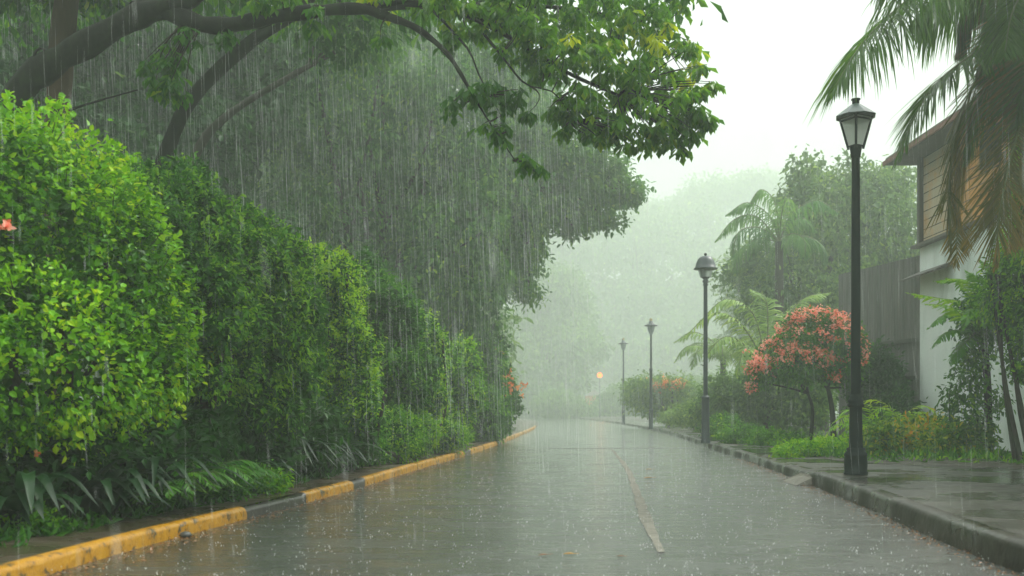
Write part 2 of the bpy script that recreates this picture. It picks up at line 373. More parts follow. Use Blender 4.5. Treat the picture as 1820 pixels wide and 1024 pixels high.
def sublobes(lobes, n, ratio, r, core=.66, sep=.62, pos=(.62, .86)):
    """breaks big rounded masses into boughs: smaller lobes sitting on the surface of each mass, with hollows between"""
    out = []
    for c, rad in lobes:
        u = nrm(r.normal(size=(n * 3, 3))); keep = []
        for q in u:
            if all(np.linalg.norm(q - k) > sep for k in keep): keep.append(q)
            if len(keep) >= n: break
        out.append((c, rad * core))
        for q in keep: out.append((c + q * rad * r.uniform(*pos), rad * ratio * r.uniform(.7, 1.2) * np.array([1.1, 1.1, .85])))
    return out
def crown(mb, m, lobes, nclump, per, L, spread, r, droop=.25, out=.6, wid=.55, tint=(.5, .16, .14), shell=(.82, 1.04), lump=.14,
          lscale=1.4, seed=1, tpl=LEAF6, cull=.72, zmin=None, inner=0.0, upn=.7, top_young=0.0):
    P, N = surf_points(lobes, nclump, r, shell, lump, lscale, seed, cull, zmin)
    k = len(P)
    ct = tint[0] + tint[1] * vnoise(P, 2.2, seed + 5) + r.normal(0, tint[1] * .6, k)
    pos = np.repeat(P, per, 0) + r.normal(size=(k * per, 3)) * spread; NN = np.repeat(N, per, 0)
    ax = NN * out + r.normal(size=pos.shape) * .55 - UP * droop
    nn = UP * upn + NN * .5 + r.normal(size=pos.shape) * .35
    t = np.repeat(ct, per) + r.normal(0, tint[2], k * per)
    add_leaves(mb, m, pos, ax, nn, L * r.uniform(.5, 1.35, k * per), wid * r.uniform(.8, 1.15, (k * per, 1, 1)), t, tpl)
    if inner:  # core leaves get dark tints that paint shade into the gaps
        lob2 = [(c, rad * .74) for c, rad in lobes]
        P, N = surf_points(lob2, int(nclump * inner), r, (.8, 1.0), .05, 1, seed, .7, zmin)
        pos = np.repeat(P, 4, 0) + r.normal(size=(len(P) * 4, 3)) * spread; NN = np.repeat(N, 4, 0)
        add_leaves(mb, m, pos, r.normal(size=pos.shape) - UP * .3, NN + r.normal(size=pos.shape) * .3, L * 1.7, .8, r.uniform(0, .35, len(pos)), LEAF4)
    return mb

def strands(mb, m, lobes, n, length, L, r, step=.09, tint=(.5, .14, .12), wid=.35, seed=3, shell=(.8, 1.05), outward=.25, tpl=LEAF4, zmin=None):
    P, N = surf_points(lobes, n, r, shell, .15, 1.0, seed, .6, zmin)
    ln = r.uniform(length * .5, length * 1.4, len(P)); ks = np.maximum(2, (ln / step).astype(int)); tot = ks.sum()
    idx = np.repeat(np.arange(len(P)), ks); f = (np.arange(tot) - np.repeat(np.cumsum(ks) - ks, ks)) / np.repeat(ks, ks)
    lat = np.repeat(nrm(N * np.array([1, 1, 0]) + r.normal(size=N.shape) * .3), ks, 0)
    s = f[:, None] * ln[idx][:, None]
    pos = P[idx] + lat * outward * np.sqrt(f)[:, None] * ln[idx][:, None] * .6 - UP * s * (.35 + .65 * f[:, None]) + r.normal(size=(tot, 3)) * .035
    ct = (tint[0] + tint[1] * vnoise(P, 1.3, seed + 5) + r.normal(0, tint[1] * .6, len(P)))[idx] + r.normal(0, tint[2], tot)
    ax = -UP * .8 + lat * .35 + r.normal(size=pos.shape) * .45
    add_leaves(mb, m, pos, ax, lat + UP * .4 + r.normal(size=pos.shape) * .4, L * r.uniform(.7, 1.25, tot), wid, ct, tpl)
    return mb

def frond(mb, pts, n, Lmax, width, hang, tint, r, m='leaf_palm', rm='rachis', rr=.018, prof=(.45, .25), up=UP, ang=(.35, .95), tipt=0.0, start=.14):
    C = spline(pts, n); T = nrm(np.gradient(C, axis=0))
    t = np.linspace(0, 1, n); k0 = int(n * start)
    if rm: mb.tube(C[::max(1, n // 14)], np.linspace(rr, rr * .25, len(C[::max(1, n // 14)])), rm, 5, .5)
    C, T, t = C[k0:], T[k0:], t[k0:]
    S = nrm(np.cross(T, np.broadcast_to(up, T.shape)))
    for sg in (-1, 1):
        k = len(C)
        a = (ang[0] + (ang[1] - ang[0]) * t)[:, None] + r.normal(0, .07, (k, 1))
        d0 = S * sg * np.cos(a) + T * np.sin(a) + np.cross(S, T) * (-.0) + r.normal(0, .05, (k, 3))
        d0 = nrm(d0)
        L = (Lmax * (prof[0] + (1 - prof[0]) * np.sin(pi * np.clip(t * .9 + .1, 0, 1)) ** .8) * (1 - (1 - prof[1]) * np.clip((t - .75) / .25, 0, 1)) * r.uniform(.8, 1.12, k))[:, None]
        h = np.clip(hang + r.normal(0, .08, k), 0, .97)[:, None]
        p1 = C + L * .4 * nrm(d0 * (1 - h * .45) - UP * h * .45)
        p2 = p1 + L * .35 * nrm(d0 * (1 - h * .85) - UP * h * .85)
        p3 = p2 + L * .25 * nrm(d0 * (1 - h) - UP * h * 1.1)
        dd = nrm(p2 - C); wv = T - dd * np.sum(T * dd, -1, keepdims=True); wv = nrm(wv + r.normal(0, .25, (k, 3))) * width * .5
        V = np.stack([C - wv * .5, C + wv * .5, p1 - wv, p1 + wv, p2 - wv * .75, p2 + wv * .75, p3], 1)
        o = (np.arange(k) * 7)[:, None]
        tt = np.clip(tint + r.normal(0, .08, k), 0, 1); tv = np.repeat(tt, 7).reshape(k, 7)
        if tipt: tv = np.clip(tv + np.array([0, 0, .2, .2, .7, .7, 1.0]) * tipt, 0, 1)
        Q = np.concatenate([np.array([[0, 1, 3, 2]]) + o, np.array([[2, 3, 5, 4]]) + o])
        mb.add(V.reshape(-1, 3), Q, m, tv.ravel())
        mb.faces.append((np.array([[4, 5, 6]]) + o + mb.n - k * 7, mb.slot(m), False))
    return mb

def twigs(mb, m, hubs, ends, r0, r1, r, sag=.15, n=6):
    for h, e in zip(hubs, ends):
        mid = (np.asarray(h) + e) / 2 + np.array([r.normal(0, .08), r.normal(0, .08), sag * np.linalg.norm(e - h) * .5])
        t = np.linspace(0, 1, n)[:, None]
        P = (1 - t) ** 2 * h + 2 * t * (1 - t) * mid + t ** 2 * e
        mb.tube(P, np.linspace(r0, r1, n), m, 4)

def tree_trunk(mb, base, lobes, r0, r, m='bark', lean=(0, 0)):
    """a tapered trunk with a limb to each lobe of the crown"""
    base = np.asarray(base, float); cs = np.array([l[0] for l in lobes]); top = cs.mean(0)
    fork = base + (top - base) * .45 + np.array([lean[0], lean[1], 0])
    P = spline([base, base + (fork - base) * .5 + r.normal(0, .05, 3) * np.linalg.norm(fork - base) * .3, fork, top + np.array([0, 0, .1])], 14)
    mb.tube(P, np.linspace(r0, r0 * .3, 14), m, 8)
    big = sorted(lobes, key=lambda l: -float(np.prod(l[1])))[:4]
    for c, rad in big:
        mid = (fork + c) / 2 + np.array([0, 0, -.12 * np.linalg.norm(c - fork)])
        Q = spline([fork, mid, c + np.array([0, 0, rad[2] * .4])], 8); mb.tube(Q, np.linspace(r0 * .45, r0 * .1, 8), m, 6)
        for _ in range(3):
            e = c + nrm(r.normal(size=3)) * rad * .85; mb.tube(spline([mid, (mid + e) / 2 + r.normal(0, .1, 3) * rad, e], 6), np.linspace(r0 * .2, r0 * .04, 6), m, 4)

# ================================================================== SETTING
LE = spline([(-3.6, -12), (-3.1, 0), (-2.72, 6.26), (-2.38, 9.1), (-1.96, 12.4), (-1.5, 17.3), (-.82, 23.9), (-.05, 34), (1.2, 55), (2.0, 80), (1.7, 105), (-1.0, 130), (-9, 150), (-22, 160)], 200)
RE = spline([(2.1, -12), (2.6, 0), (3.04, 6.26), (3.55, 10.4), (3.95, 13.9), (4.5, 19.5), (4.95, 25), (6.1, 38), (7.0, 52), (7.8, 77), (8.0, 105), (6.0, 135), (-3, 160), (-20, 172)], 200)
def left_x(d): return float(np.interp(d, LE[:, 1], LE[:, 0]))
def right_x(d): return float(np.interp(d, RE[:, 1], RE[:, 0]))
def offset(P, o):
    T = nrm(np.gradient(P, axis=0)); return P + np.c_[T[:, 1], -T[:, 0]] * o     # + is to the right

def ribbon(A, B, za, zb, m, nx=6):
    mb = MB(); t = np.linspace(0, 1, nx); n = len(A)
    V = np.array([[*(A[i] * (1 - q) + B[i] * q), za * (1 - q) + zb * q] for i in range(n) for q in t])
    fs = np.array([(i * nx + j, i * nx + j + 1, (i + 1) * nx + j + 1, (i + 1) * nx + j) for i in range(n - 1) for j in range(nx - 1)])
    mb.add(V, fs, m, smooth=True); return mb

mb = MB(); mb.add([(-235, -60, -.06), (235, -60, -.06), (235, 380, -.06), (-235, 380, -.06)], [(0, 1, 2, 3)], 'soil')
tag(part(None, 'ground', mb), 'dark wet soil under the whole garden street', kind='structure')
tag(part(None, 'road', ribbon(LE, RE, 0, 0, 'road', 12)), 'wet asphalt road shining with rain', kind='structure')

def sweep(P, prof, mseg, sides):
    """kerb profile (offset from the road edge, height) swept along P; material by segment"""
    mb = MB(); prof = np.asarray(prof, float); k = len(prof)
    T = nrm(np.gradient(P, axis=0)); Nn = np.c_[T[:, 1], -T[:, 0]] * sides
    V = []
    for i in range(len(P)):
        hs = mseg(i)[1]
        for o, z in prof: V.append((*(P[i] + Nn[i] * o), z * hs if z > 0 else z))
    mb.slot(mseg(0)[0])
    groups = {}
    for i in range(len(P) - 1):
        groups.setdefault(mseg(i)[0], []).extend((i * k + j, i * k + j + 1, (i + 1) * k + j + 1, (i + 1) * k + j) for j in range(k - 1))
    V = np.array(V)
    for mt, fs in groups.items(): mb.add(V, np.array(fs), mt, smooth=True)
    return mb
LEf = spline(LE[6:150], 900); REf = spline(RE[6:160], 700)
def lseg(i):
    d = LEf[i, 1]
    bl = (9.15 < d < 10.75) or (12.55 < d < 13.1) or (21.9 < d < 22.8) or (29 < d < 30) or d > 60
    joint = any(abs(d - q) < .025 for q in (7.9, 8.55, 11.6, 14.9, 16.6, 18.5, 20.2, 24.5, 27))
    return ('kerb_black' if bl else 'kerb_yellow', .82 if bl else (.93 if joint else 1.0))
kp = [(0, -.05), (0, .075), (.010, .098), (.032, .110), (.065, .114), (.10, .110), (.122, .095), (.15, .02)]
tag(part(None, 'kerb', sweep(LEf, kp, lseg, -1)), 'yellow painted kerb with black stretches along the hedges', kind='structure')
kp2 = [(0, -.05), (.018, .13), (.03, .16), (.06, .176), (.12, .18), (.17, .18), (.18, .1)]
def rseg(i):
    d = REf[i, 1]; j = any(abs(d - q) < .03 for q in (5.2, 7.1, 9.0, 10.9, 12.7, 16.2, 18.6, 21, 23.4, 26, 29, 32, 36, 40))
    h = 1.0 if d < 13.3 else (.80 if d > 13.75 else 1.0 - .2 * (d - 13.3) / .45)
    return ('kerb_stone', h * (.94 if j else 1))
tag(part(None, 'kerb', sweep(REf, kp2, rseg, 1)), 'dark wet concrete kerb below the street lamps', kind='structure')

# verge on the left, pavement and planting bed on the right
LV = offset(LE, -.146); tag(part(None, 'verge', ribbon(LV, LV + np.array([-1.1, 0]), .092, .10, 'mud', 5)), 'muddy wet strip between the yellow kerb and the hedges', kind='structure')
LV2 = LV + np.array([-1.1, 0]); tag(part(None, 'soil', ribbon(LV2, LV2 * np.array([0, 1]) + np.array([-120, 0]), .10, .2, 'soil', 8)), 'dark soil under the hedges and trees', kind='structure')
RV = offset(RE, .176)
tag(part(None, 'pavement', ribbon(RV, RV + np.array([9.5, 0]), .142, .15, 'pavement', 14)), 'wet grey pavement with puddles under the street lamps', kind='structure')
BE = spline([(20, 14.0), (8.0, 14.45), (6.6, 15.0), (5.7, 15.9), (5.35, 17.2), (5.55, 20), (6.1, 26), (7.3, 36), (8.7, 52), (10, 77), (10.6, 105), (9.5, 135), (5, 165)], 80)
mbb = MB(); far = np.c_[np.full(len(BE), 120.), np.linspace(14, 165, len(BE))]
hb = .165 + .035 * np.abs(np.sin(np.arange(len(BE)) * 1.3))
V = []
for i in range(len(BE)):
    V += [(BE[i, 0] + .0, BE[i, 1], .148), (*(BE[i] * .97 + far[i] * .03 + np.array([0, .08])), hb[i]), (*(BE[i] * .8 + far[i] * .2), .2), (*far[i], .25)]
mbb.add(V, np.array([(i * 4 + j, i * 4 + j + 1, i * 4 + j + 5, i * 4 + j + 4) for i in range(len(BE) - 1) for j in range(3)]), 'soil', smooth=True)
tag(part(None, 'planting_bed', mbb), 'low soil bed full of plants along the pavement', kind='structure')

# pale patched strip and seam in the road
SP = spline([(1.02, 7.0), (1.22, 9.4), (1.52, 12.6), (1.95, 17.5), (2.5, 25.6)], 40)
mb = MB(); tp_ = np.clip(np.minimum(np.arange(40) / 5, (39 - np.arange(40)) / 8), .55, 1)[:, None]; Sl, Sr = SP + (offset(SP, -.045) - SP) * tp_, SP + (offset(SP, .045) - SP) * tp_; rr_ = rng.normal(0, .008, (40, 2))
V = np.concatenate([np.c_[Sl + rr_, np.full(40, .004)], np.c_[Sr - rr_, np.full(40, .004)]])
mb.add(V, np.array([(i, 40 + i, 41 + i, i + 1) for i in range(39)]), 'strip'); tag(part(None, 'road_strip', mb), 'pale narrow paved strip running along the road', kind='structure')
mb = MB(); xs = np.linspace(.9, 4.6, 30); yj = 26.2 + .12 * np.sin(xs * 2.3) + .1 * (xs - 1)
V = np.concatenate([np.c_[xs, yj - .09 - .05 * rng.random(30), np.full(30, .004)], np.c_[xs, yj, np.full(30, .008)], np.c_[xs, yj + .15, np.full(30, .004)]])
mb.add(V, np.array([(r_ * 30 + i, r_ * 30 + i + 1, r_ * 30 + 31 + i, r_ * 30 + 30 + i) for r_ in range(2) for i in range(29)]), 'kerb_black'); tag(part(None, 'road_seam', mb), 'low dark seam running across the wet road', kind='structure')
# kerb ramp
th = thing('kerb_ramp', 'small pale concrete wedge against the kerb where it drops', 'kerb ramp', (right_x(13.6), 13.6, 0))
mb = MB(); b = right_x(13.6); mb.add([(b - .26, 13.2, .004), (b + .02, 13.25, .004), (b + .02, 14.15, .004), (b - .2, 14.1, .004), (b - .02, 13.3, .10), (b + .02, 13.35, .13), (b + .02, 14.0, .12), (b - .01, 14.0, .09)],
       [(0, 1, 5, 4), (0, 4, 7, 3), (3, 7, 6, 2), (4, 5, 6, 7), (1, 2, 6, 5)], 'strip'); part(th, 'wedge', mb)

# ================================================================== STREET LAMPS
LG = 'street lamps along the pavement'
def lamp_base(th, x, y, z, s=1.0, mat='lamp_paint'):
    mb = MB(); mb.lathe((x, y, z), [(.150 * s, 0), (.152 * s, .03), (.142 * s, .04), (.147 * s, .15), (.140 * s, .23), (.150 * s, .245), (.140 * s, .27), (.112 * s, .30), (.118 * s, .33), (.098 * s, .345)], mat, 28)
    part(th, 'base', mb)
    mb = MB(); mb.lathe((x, y, z), [(.088 * s, .345), (.084 * s, .40), (.079 * s, .86)], mat, 24); part(th, 'lower_post', mb)
    mb = MB(); mb.lathe((x, y, z), [(.082 * s, .86), (.106 * s, .875), (.108 * s, .90), (.088 * s, .915), (.096 * s, .935), (.096 * s, .955), (.078 * s, .975), (.082 * s, 1.0), (.06 * s, 1.03)], mat, 24); part(th, 'collar', mb)
def lamp_square(px, d, top):
    x, y, z = W(px, 0, d)[0], d, .149
    th = thing('street_lamp', 'dark green street lamp with square tapered lantern, nearest on the pavement', 'street lamp', (x, y, z), LG)
    lamp_base(th, x, y, z)
    zb = top - .62
    mb = MB(); mb.lathe((x, y, z), [(.062, 1.0), (.058, 2.4), (.050, zb - .12 - z)], 'lamp_paint', 20); part(th, 'pole', mb)
    mb = MB(); mb.lathe((x, y, zb), [(.052, -.13), (.060, -.125), (.062, -.10), (.076, .0), (.078, .02), (.03, .022)], 'lamp_paint', 20); part(th, 'socket', mb)
    rot = R(28); hw0, hw1, hh = .085, .20, .40
    cs = [(cos(rot + pi / 4 + k * pi / 2), sin(rot + pi / 4 + k * pi / 2)) for k in range(4)]
    fr = MB()
    for cx_, cy_ in cs:
        fr.tube([(x + cx_ * hw0 * 1.05, y + cy_ * hw0 * 1.05, zb - .02), (x + cx_ * hw1, y + cy_ * hw1, zb + hh)], [.017, .017], 'lamp_paint', 4)
    for hw, zz in ((hw0, zb + .02), (hw1, zb + hh - .01), (hw1 * .97, zb + hh - .05)):
        for k in range(4):
            a, b2 = cs[k], cs[(k + 1) % 4]
            fr.tube([(x + a[0] * hw, y + a[1] * hw, zz), (x + b2[0] * hw, y + b2[1] * hw, zz)], [.012, .012], 'lamp_paint', 4)
    lan = part(th, 'lantern_frame', fr)
    for k in range(4):
        a, b2 = np.array(cs[k]), np.array(cs[(k + 1) % 4]); gl = MB(); q = .97
        gl.add([(x + a[0] * hw0 * q, y + a[1] * hw0 * q, zb + .025), (x + b2[0] * hw0 * q, y + b2[1] * hw0 * q, zb + .025), (x + b2[0] * hw1 * q, y + b2[1] * hw1 * q, zb + hh - .02), (x + a[0] * hw1 * q, y + a[1] * hw1 * q, zb + hh - .02)], [(0, 1, 2, 3)], 'frosted')
        part(lan, 'pane', gl)
    rf = MB(); e = .262
    rf.lathe((x, y, zb + hh), [(e - .01, -.012), (e, 0), (.19, .055), (.06, .155), (.05, .16)], 'lamp_roof', 8, rot + pi / 8, smooth=False); part(th, 'lantern_roof', rf)
    cp = MB(); cp.lathe((x, y, zb + hh + .158), [(.046, 0), (.046, .05), (.058, .056), (.058, .07), (.02, .072)], 'lamp_paint', 16); part(th, 'chimney_cap', cp)
    return th
lamp_square(1521, 13.2, 4.96 + .02)

def lamp_dome(px, d, top):
    x, y, z = W(px, 0, d)[0], d, .149
    th = thing('street_lamp', 'street lamp with rounded grey dome hood and cone glass, second along the kerb', 'street lamp', (x, y, z), LG)
    lamp_base_simple(th, x, y, z, .105, 1.2, 'lamp_grey')
    zb = top - .62
    mb = MB(); mb.lathe((x, y, z), [(.062, 1.2), (.058, 1.25), (.05, zb - .25 - z), (.045, zb - z)], 'lamp_grey', 16); part(th, 'pole', mb)
    mb = MB(); mb.lathe((x, y, zb - .2), [(.05, 0), (.075, .02), (.05, .05), (.085, .12), (.05, .16), (.1, .2), (.13, .215)], 'lamp_grey', 16); part(th, 'bracket', mb)
    gl = MB(); gl.lathe((x, y, zb), [(.135, .01), (.15, .06), (.20, .24)], 'clear', 20, cap=False); part(th, 'glass_shade', gl)
    sh = MB(); sh.lathe((x - .06, y, zb), [(.06, .02), (.07, .12), (.1, .23)], 'lamp_grey', 12); part(th, 'bulb_holder', sh)
    rf = MB(); rf.lathe((x, y, zb + .23), [(.30, -.012), (.305, 0), (.262, .03), (.235, .14), (.20, .225), (.15, .285), (.08, .318), (.03, .325)], 'lamp_grey', 24); part(th, 'dome_hood', rf)
    cp = MB(); cp.lathe((x, y, zb + .55), [(.012, 0), (.03, .02), (.04, .045), (.03, .07), (.005, .08)], 'lamp_paint', 12); part(th, 'finial', cp)
def lamp_base_simple(th, x, y, z, r0, h, mat):
    mb = MB(); mb.lathe((x, y, z), [(r0 * 1.15, 0), (r0 * 1.15, .06), (r0, .08), (r0 * .92, h - .1), (r0 * 1.02, h - .06), (r0 * .95, h - .02), (r0 * .6, h)], mat, 16); part(th, 'base', mb)
lamp_dome(1254, 25.9, .149 + 4.80)

def lamp_disc(px, d, top, label):
    x, y, z = W(px, 0, d)[0], d, .149
    th = thing('street_lamp', label, 'street lamp', (x, y, z), LG)
    lamp_base_simple(th, x, y, z, .10, .9, 'lamp_grey')
    zb = top - .75
    mb = MB(); mb.lathe((x, y, z), [(.07, .9), (.065, 2.6), (.075, 2.62), (.075, 2.68), (.05, 2.72), (.042, zb - z)], 'lamp_grey', 12); part(th, 'pole', mb)
    gl = MB(); gl.lathe((x, y, zb), [(.05, 0), (.09, .06), (.14, .2), (.165, .40)], 'greyglass', 16, cap=False); part(th, 'glass_shade', gl)
    rf = MB(); rf.lathe((x, y, zb + .40), [(.30, -.02), (.31, 0), (.20, .045), (.11, .09), (.09, .18), (.05, .2)], 'lamp_grey', 20); part(th, 'disc_hood', rf)
    cp = MB(); cp.lathe((x, y, zb + .60), [(.055, 0), (.075, .03), (.075, .08), (.03, .12), (.005, .15)], 'lamp_brass', 10); part(th, 'finial', cp)
lamp_disc(1157, 45.5, .149 + 4.95, 'street lamp with flat disc hood and brass finial, third along the kerb')
lamp_disc(1108, 60, .149 + 5.1, 'faint street lamp deepest in the mist, last along the kerb')

# ================================================================== HOUSE, FENCE, GATEHOUSE
HX = 9.56
ho = thing('house', 'pale walled house with orange wooden upper storey behind palm fronds', 'house', (HX, 22, .15))
mb = MB(); mb.box((HX + 4, 17.0, 2.45), (8, 14, 4.7), 'wall'); part(ho, 'wall', mb)
mb = MB(); mb.box((HX + 4.0, 23.0, 5.86), (8 - .1, 1.9, 2.1), 'plank_pale'); part(ho, 'upper_wall', mb, 'pale plank end of the upper storey')
mb = MB(); mb.box((HX + 4.0, 16.0, 5.86), (8 - .1, 12, 2.1), 'plank_orange'); part(ho, 'upper_wall', mb, 'orange plank stretch of the upper storey')
mb = MB(); mb.box((HX + .03, 23.98, 5.86), (.16, .14, 2.1), 'dark_wood'); part(ho, 'corner_post', mb)
mb = MB(); mb.box((HX + .03, 22.03, 5.86), (.12, .12, 2.1), 'dark_wood'); part(ho, 'corner_post', mb)
mb = MB(); mb.box((HX - .05, 17.05, 4.81), (.22, 14.2, .07), 'roof_sheet'); part(ho, 'ledge', mb)
for yy, zz in ((20.5, 6.25), (18.2, 6.2)):
    mb = MB(); mb.box((HX + .04, yy, zz), (.12, .8, .75), 'dark_wood'); wf = part(ho, 'window', mb)
    mb = MB(); mb.box((HX - .025, yy, zz), (.02, .66, .6), 'window_dark'); part(wf, 'pane', mb)
rf = MB(); ex = HX - .55; y0, y1 = 9.0, 24.7
rf.add([(ex, y0, 6.95), (ex, y1, 6.95), (HX + 4, y1, 8.5), (HX + 4, y0, 8.5), (ex, y0, 7.05), (ex, y1, 7.05), (HX + 4, y1, 8.62), (HX + 4, y0, 8.62)],
       [(0, 1, 2, 3), (4, 7, 6, 5), (0, 4, 5, 1), (1, 5, 6, 2), (0, 3, 7, 4)], 'roof_sheet')
rf.add([(HX + 4, y0, 8.5), (HX + 4, y1, 8.5), (HX + 9, y1, 6.95), (HX + 9, y0, 6.95), (HX + 4, y0, 8.62), (HX + 4, y1, 8.62), (HX + 9, y1, 7.05), (HX + 9, y0, 7.05)], [(0, 1, 2, 3), (4, 7, 6, 5), (1, 5, 6, 2)], 'roof_sheet')
ro = part(ho, 'roof', rf)
mb = MB(); mb.box((ex - .03, (y0 + y1) / 2, 6.93), (.05, y1 - y0 + .1, .10), 'roof_red'); part(ro, 'fascia', mb, 'reddish fascia board')
mb = MB(); mb.box((ex + .38, (y0 + y1) / 2, 6.90), (.72, y1 - y0, .04), 'soffit'); part(ro, 'soffit', mb)
aw = MB(); aw.add([(HX - .40, 22.2, 4.0), (HX - .40, 24.2, 4.0), (HX + .0, 24.2, 4.14), (HX + .0, 22.2, 4.14), (HX - .40, 22.2, 4.04), (HX - .40, 24.2, 4.04), (HX + .0, 24.2, 4.22), (HX + .0, 22.2, 4.22)],
       [(0, 1, 2, 3), (4, 7, 6, 5), (0, 4, 5, 1), (1, 5, 6, 2), (0, 3, 7, 4)], 'dark_wood'); part(ho, 'awning', aw)

fe = thing('sheet_fence', 'tall grey corrugated fence joining the house corner', 'fence', (9.3, 26, .15))
A, B = np.array([9.62, 24.2]), np.array([8.93, 28.0]); n = 120; t = np.linspace(0, 1, n); P = A + (B - A) * t[:, None]; Nv = nrm(np.array([-(B - A)[1], (B - A)[0]])); Q = P - Nv * (.03 * (np.arange(n) % 4 < 2))[:, None]
mb = MB(); V = np.concatenate([np.c_[Q, np.full(n, .1)], np.c_[Q, 4.64 + .05 * t], np.c_[Q + Nv * .03 * -1, np.full(n, .1)], np.c_[Q - Nv * .03, 4.64 + .05 * t]])
mb.add(V, np.array([(i, i + 1, n + i + 1, n + i) for i in range(n - 1)] + [(2 * n + i, 3 * n + i, 3 * n + i + 1, 2 * n + i + 1) for i in range(n - 1)]), 'fence'); part(fe, 'corrugated_panel', mb)
for zz in (1.75, 2.65):
    mb = MB(); c = (A + B) / 2; mb.box((*(c + Nv * .05), zz), (np.linalg.norm(B - A), .06, .09), 'fence_rail', math.atan2(*(B - A)[::-1])); part(fe, 'rail', mb)

gx, gy = W(1056, 0, 150)[0], 150.0
gh = thing('gatehouse', 'small ochre gatehouse with lamp glow in its wall colour, misty at the road end', 'gatehouse', (gx, gy, .15))
mb = MB(); mb.box((gx, gy, 1.6), (2.5, 2.4, 3.1), 'ochre'); part(gh, 'wall', mb)
mb = MB(); mb.add([(gx - 1.5, gy - 1.5, 3.15), (gx + 1.5, gy - 1.5, 3.15), (gx + 1.5, gy + 1.5, 3.15), (gx - 1.5, gy + 1.5, 3.15), (gx, gy, 4.0)], [(0, 1, 4), (1, 2, 4), (2, 3, 4), (3, 0, 4), (3, 2, 1, 0)], 'roof_sheet'); part(gh, 'roof', mb)
mb = MB(); mb.box((gx + .3, gy - 1.21, 1.25), (.9, .06, 2.2), 'dark_wood'); part(gh, 'door', mb)
lx, ly, lz = W(1066, 667, 112)
ll = thing('lit_lamp', 'small glowing orange lamp on a thin post at the misty road end', 'lamp', (lx, ly, .0))
mb = MB(); a = np.arange(9) / 8 * pi; mb.lathe((lx, ly, lz), [(max(.002, .27 * sin(q)), -.27 * cos(q)) for q in a], 'lit', 16); part(ll, 'bulb', mb)
mb = MB(); mb.lathe((lx, ly, 0), [(.05, .1), (.03, .5), (.025, lz - .26)], 'lamp_grey', 8); mb.lathe((lx, ly, lz + .24), [(.2, 0), (.12, .08), (.02, .12)], 'lamp_grey', 10); part(ll, 'post', mb)
L = bpy.data.lights.new('lamp_glow', 'POINT'); L.energy = 25; L.color = (1, .38, .12); L.shadow_soft_size = .2
lo = bpy.data.objects.new('lamp_glow', L); COL.objects.link(lo); lo.parent = ll; lo.location = (0, -.6, lz - .2)

# ================================================================== LEFT HEDGES
HG = 'hedge bushes along the yellow kerb'
def bush(name, label, lobes, mat, nclump, per, Ls, spread, seed, base_r=.05, group=HG, cat='bush', fl=None, stems=5, shoots=0, **kw):
    r = np.random.default_rng(seed); lobes = lobes_px(lobes); cs = np.array([l[0] for l in lobes]); c = cs.mean(0)
    if 12 <= seed <= 16 or seed in (18, 19): lobes = sublobes(lobes, 16, .27, r, .88, .45, (.78, .92))
    if 12 <= seed <= 16: lobes = [(q, rad * np.array([.93, .85, .97])) for q, rad in lobes]
    th = thing(name, label, cat, (c[0], c[1], .1), group)
    mb = MB(); crown(mb, mat, lobes, nclump, per, Ls, spread, r, seed=seed, **kw)
    if shoots:
        P, N = surf_points(lobes, shoots * 5, r, (.93, 1.02), kw.get('lump', .14), kw.get('lscale', 1.4), seed, .9); P, N = P[N[:, 2] > .1][:shoots], N[N[:, 2] > .1][:shoots]
        for p, n_ in zip(P, N):
            ln = r.uniform(2, 4.5) * Ls; dv = nrm(UP * .7 + n_ * .6 + r.normal(0, .25, 3)); k = 9; f = np.linspace(.15, 1, k)[:, None]
            C = p + dv * ln * f - UP * .25 * ln * f ** 2
            if ln > 3 * Ls: mb.tube(np.vstack([p - dv * .05, C[4], C[-1]]), [.004, .003, .0015], 'twig', 4, .5)
            add_leaves(mb, mat, C, r.normal(size=(k, 3)) * .8 + dv * .7 - UP * .2, UP + r.normal(size=(k, 3)) * .4, Ls * r.uniform(.8, 1.3, k), kw.get('wid', .55), kw.get('tint', (.5,))[0] + .2 + r.normal(0, .1, k))
    fo = part(th, 'foliage', mb)
    if stems:
        for k in range(stems):
            mb = MB(); q = lobes[(k * 7) % len(lobes)]; e = q[0] + np.array([r.normal(0, .2), r.normal(0, .2), 0])
            b0 = np.array([c[0] * .5 + q[0][0] * .5 + r.normal(0, .15), c[1] * .5 + q[0][1] * .5 + r.normal(0, .15), .08])
            mb.tube(spline([b0, (b0 + e) / 2 + r.normal(0, .12, 3), e], 8), np.linspace(base_r, base_r * .4, 8), 'bark', 6)
            part(th, 'stem', mb)
    if fl:
        for (px, py, d, rp, cnt, mt, sz) in fl:
            mb = MB(); P = W(px, py, d) + r.normal(size=(cnt, 3)) * rp / F * d * np.array([1, .6, .8])
            pos = np.repeat(P, 5, 0); add_leaves(mb, mt, pos, r.normal(size=pos.shape) + UP * .3 - np.array([0, .4, 0]), UP + r.normal(size=pos.shape) * .6, sz, .7, r.uniform(0, 1, len(pos)))
            part(th, 'blossom', mb)
    return th
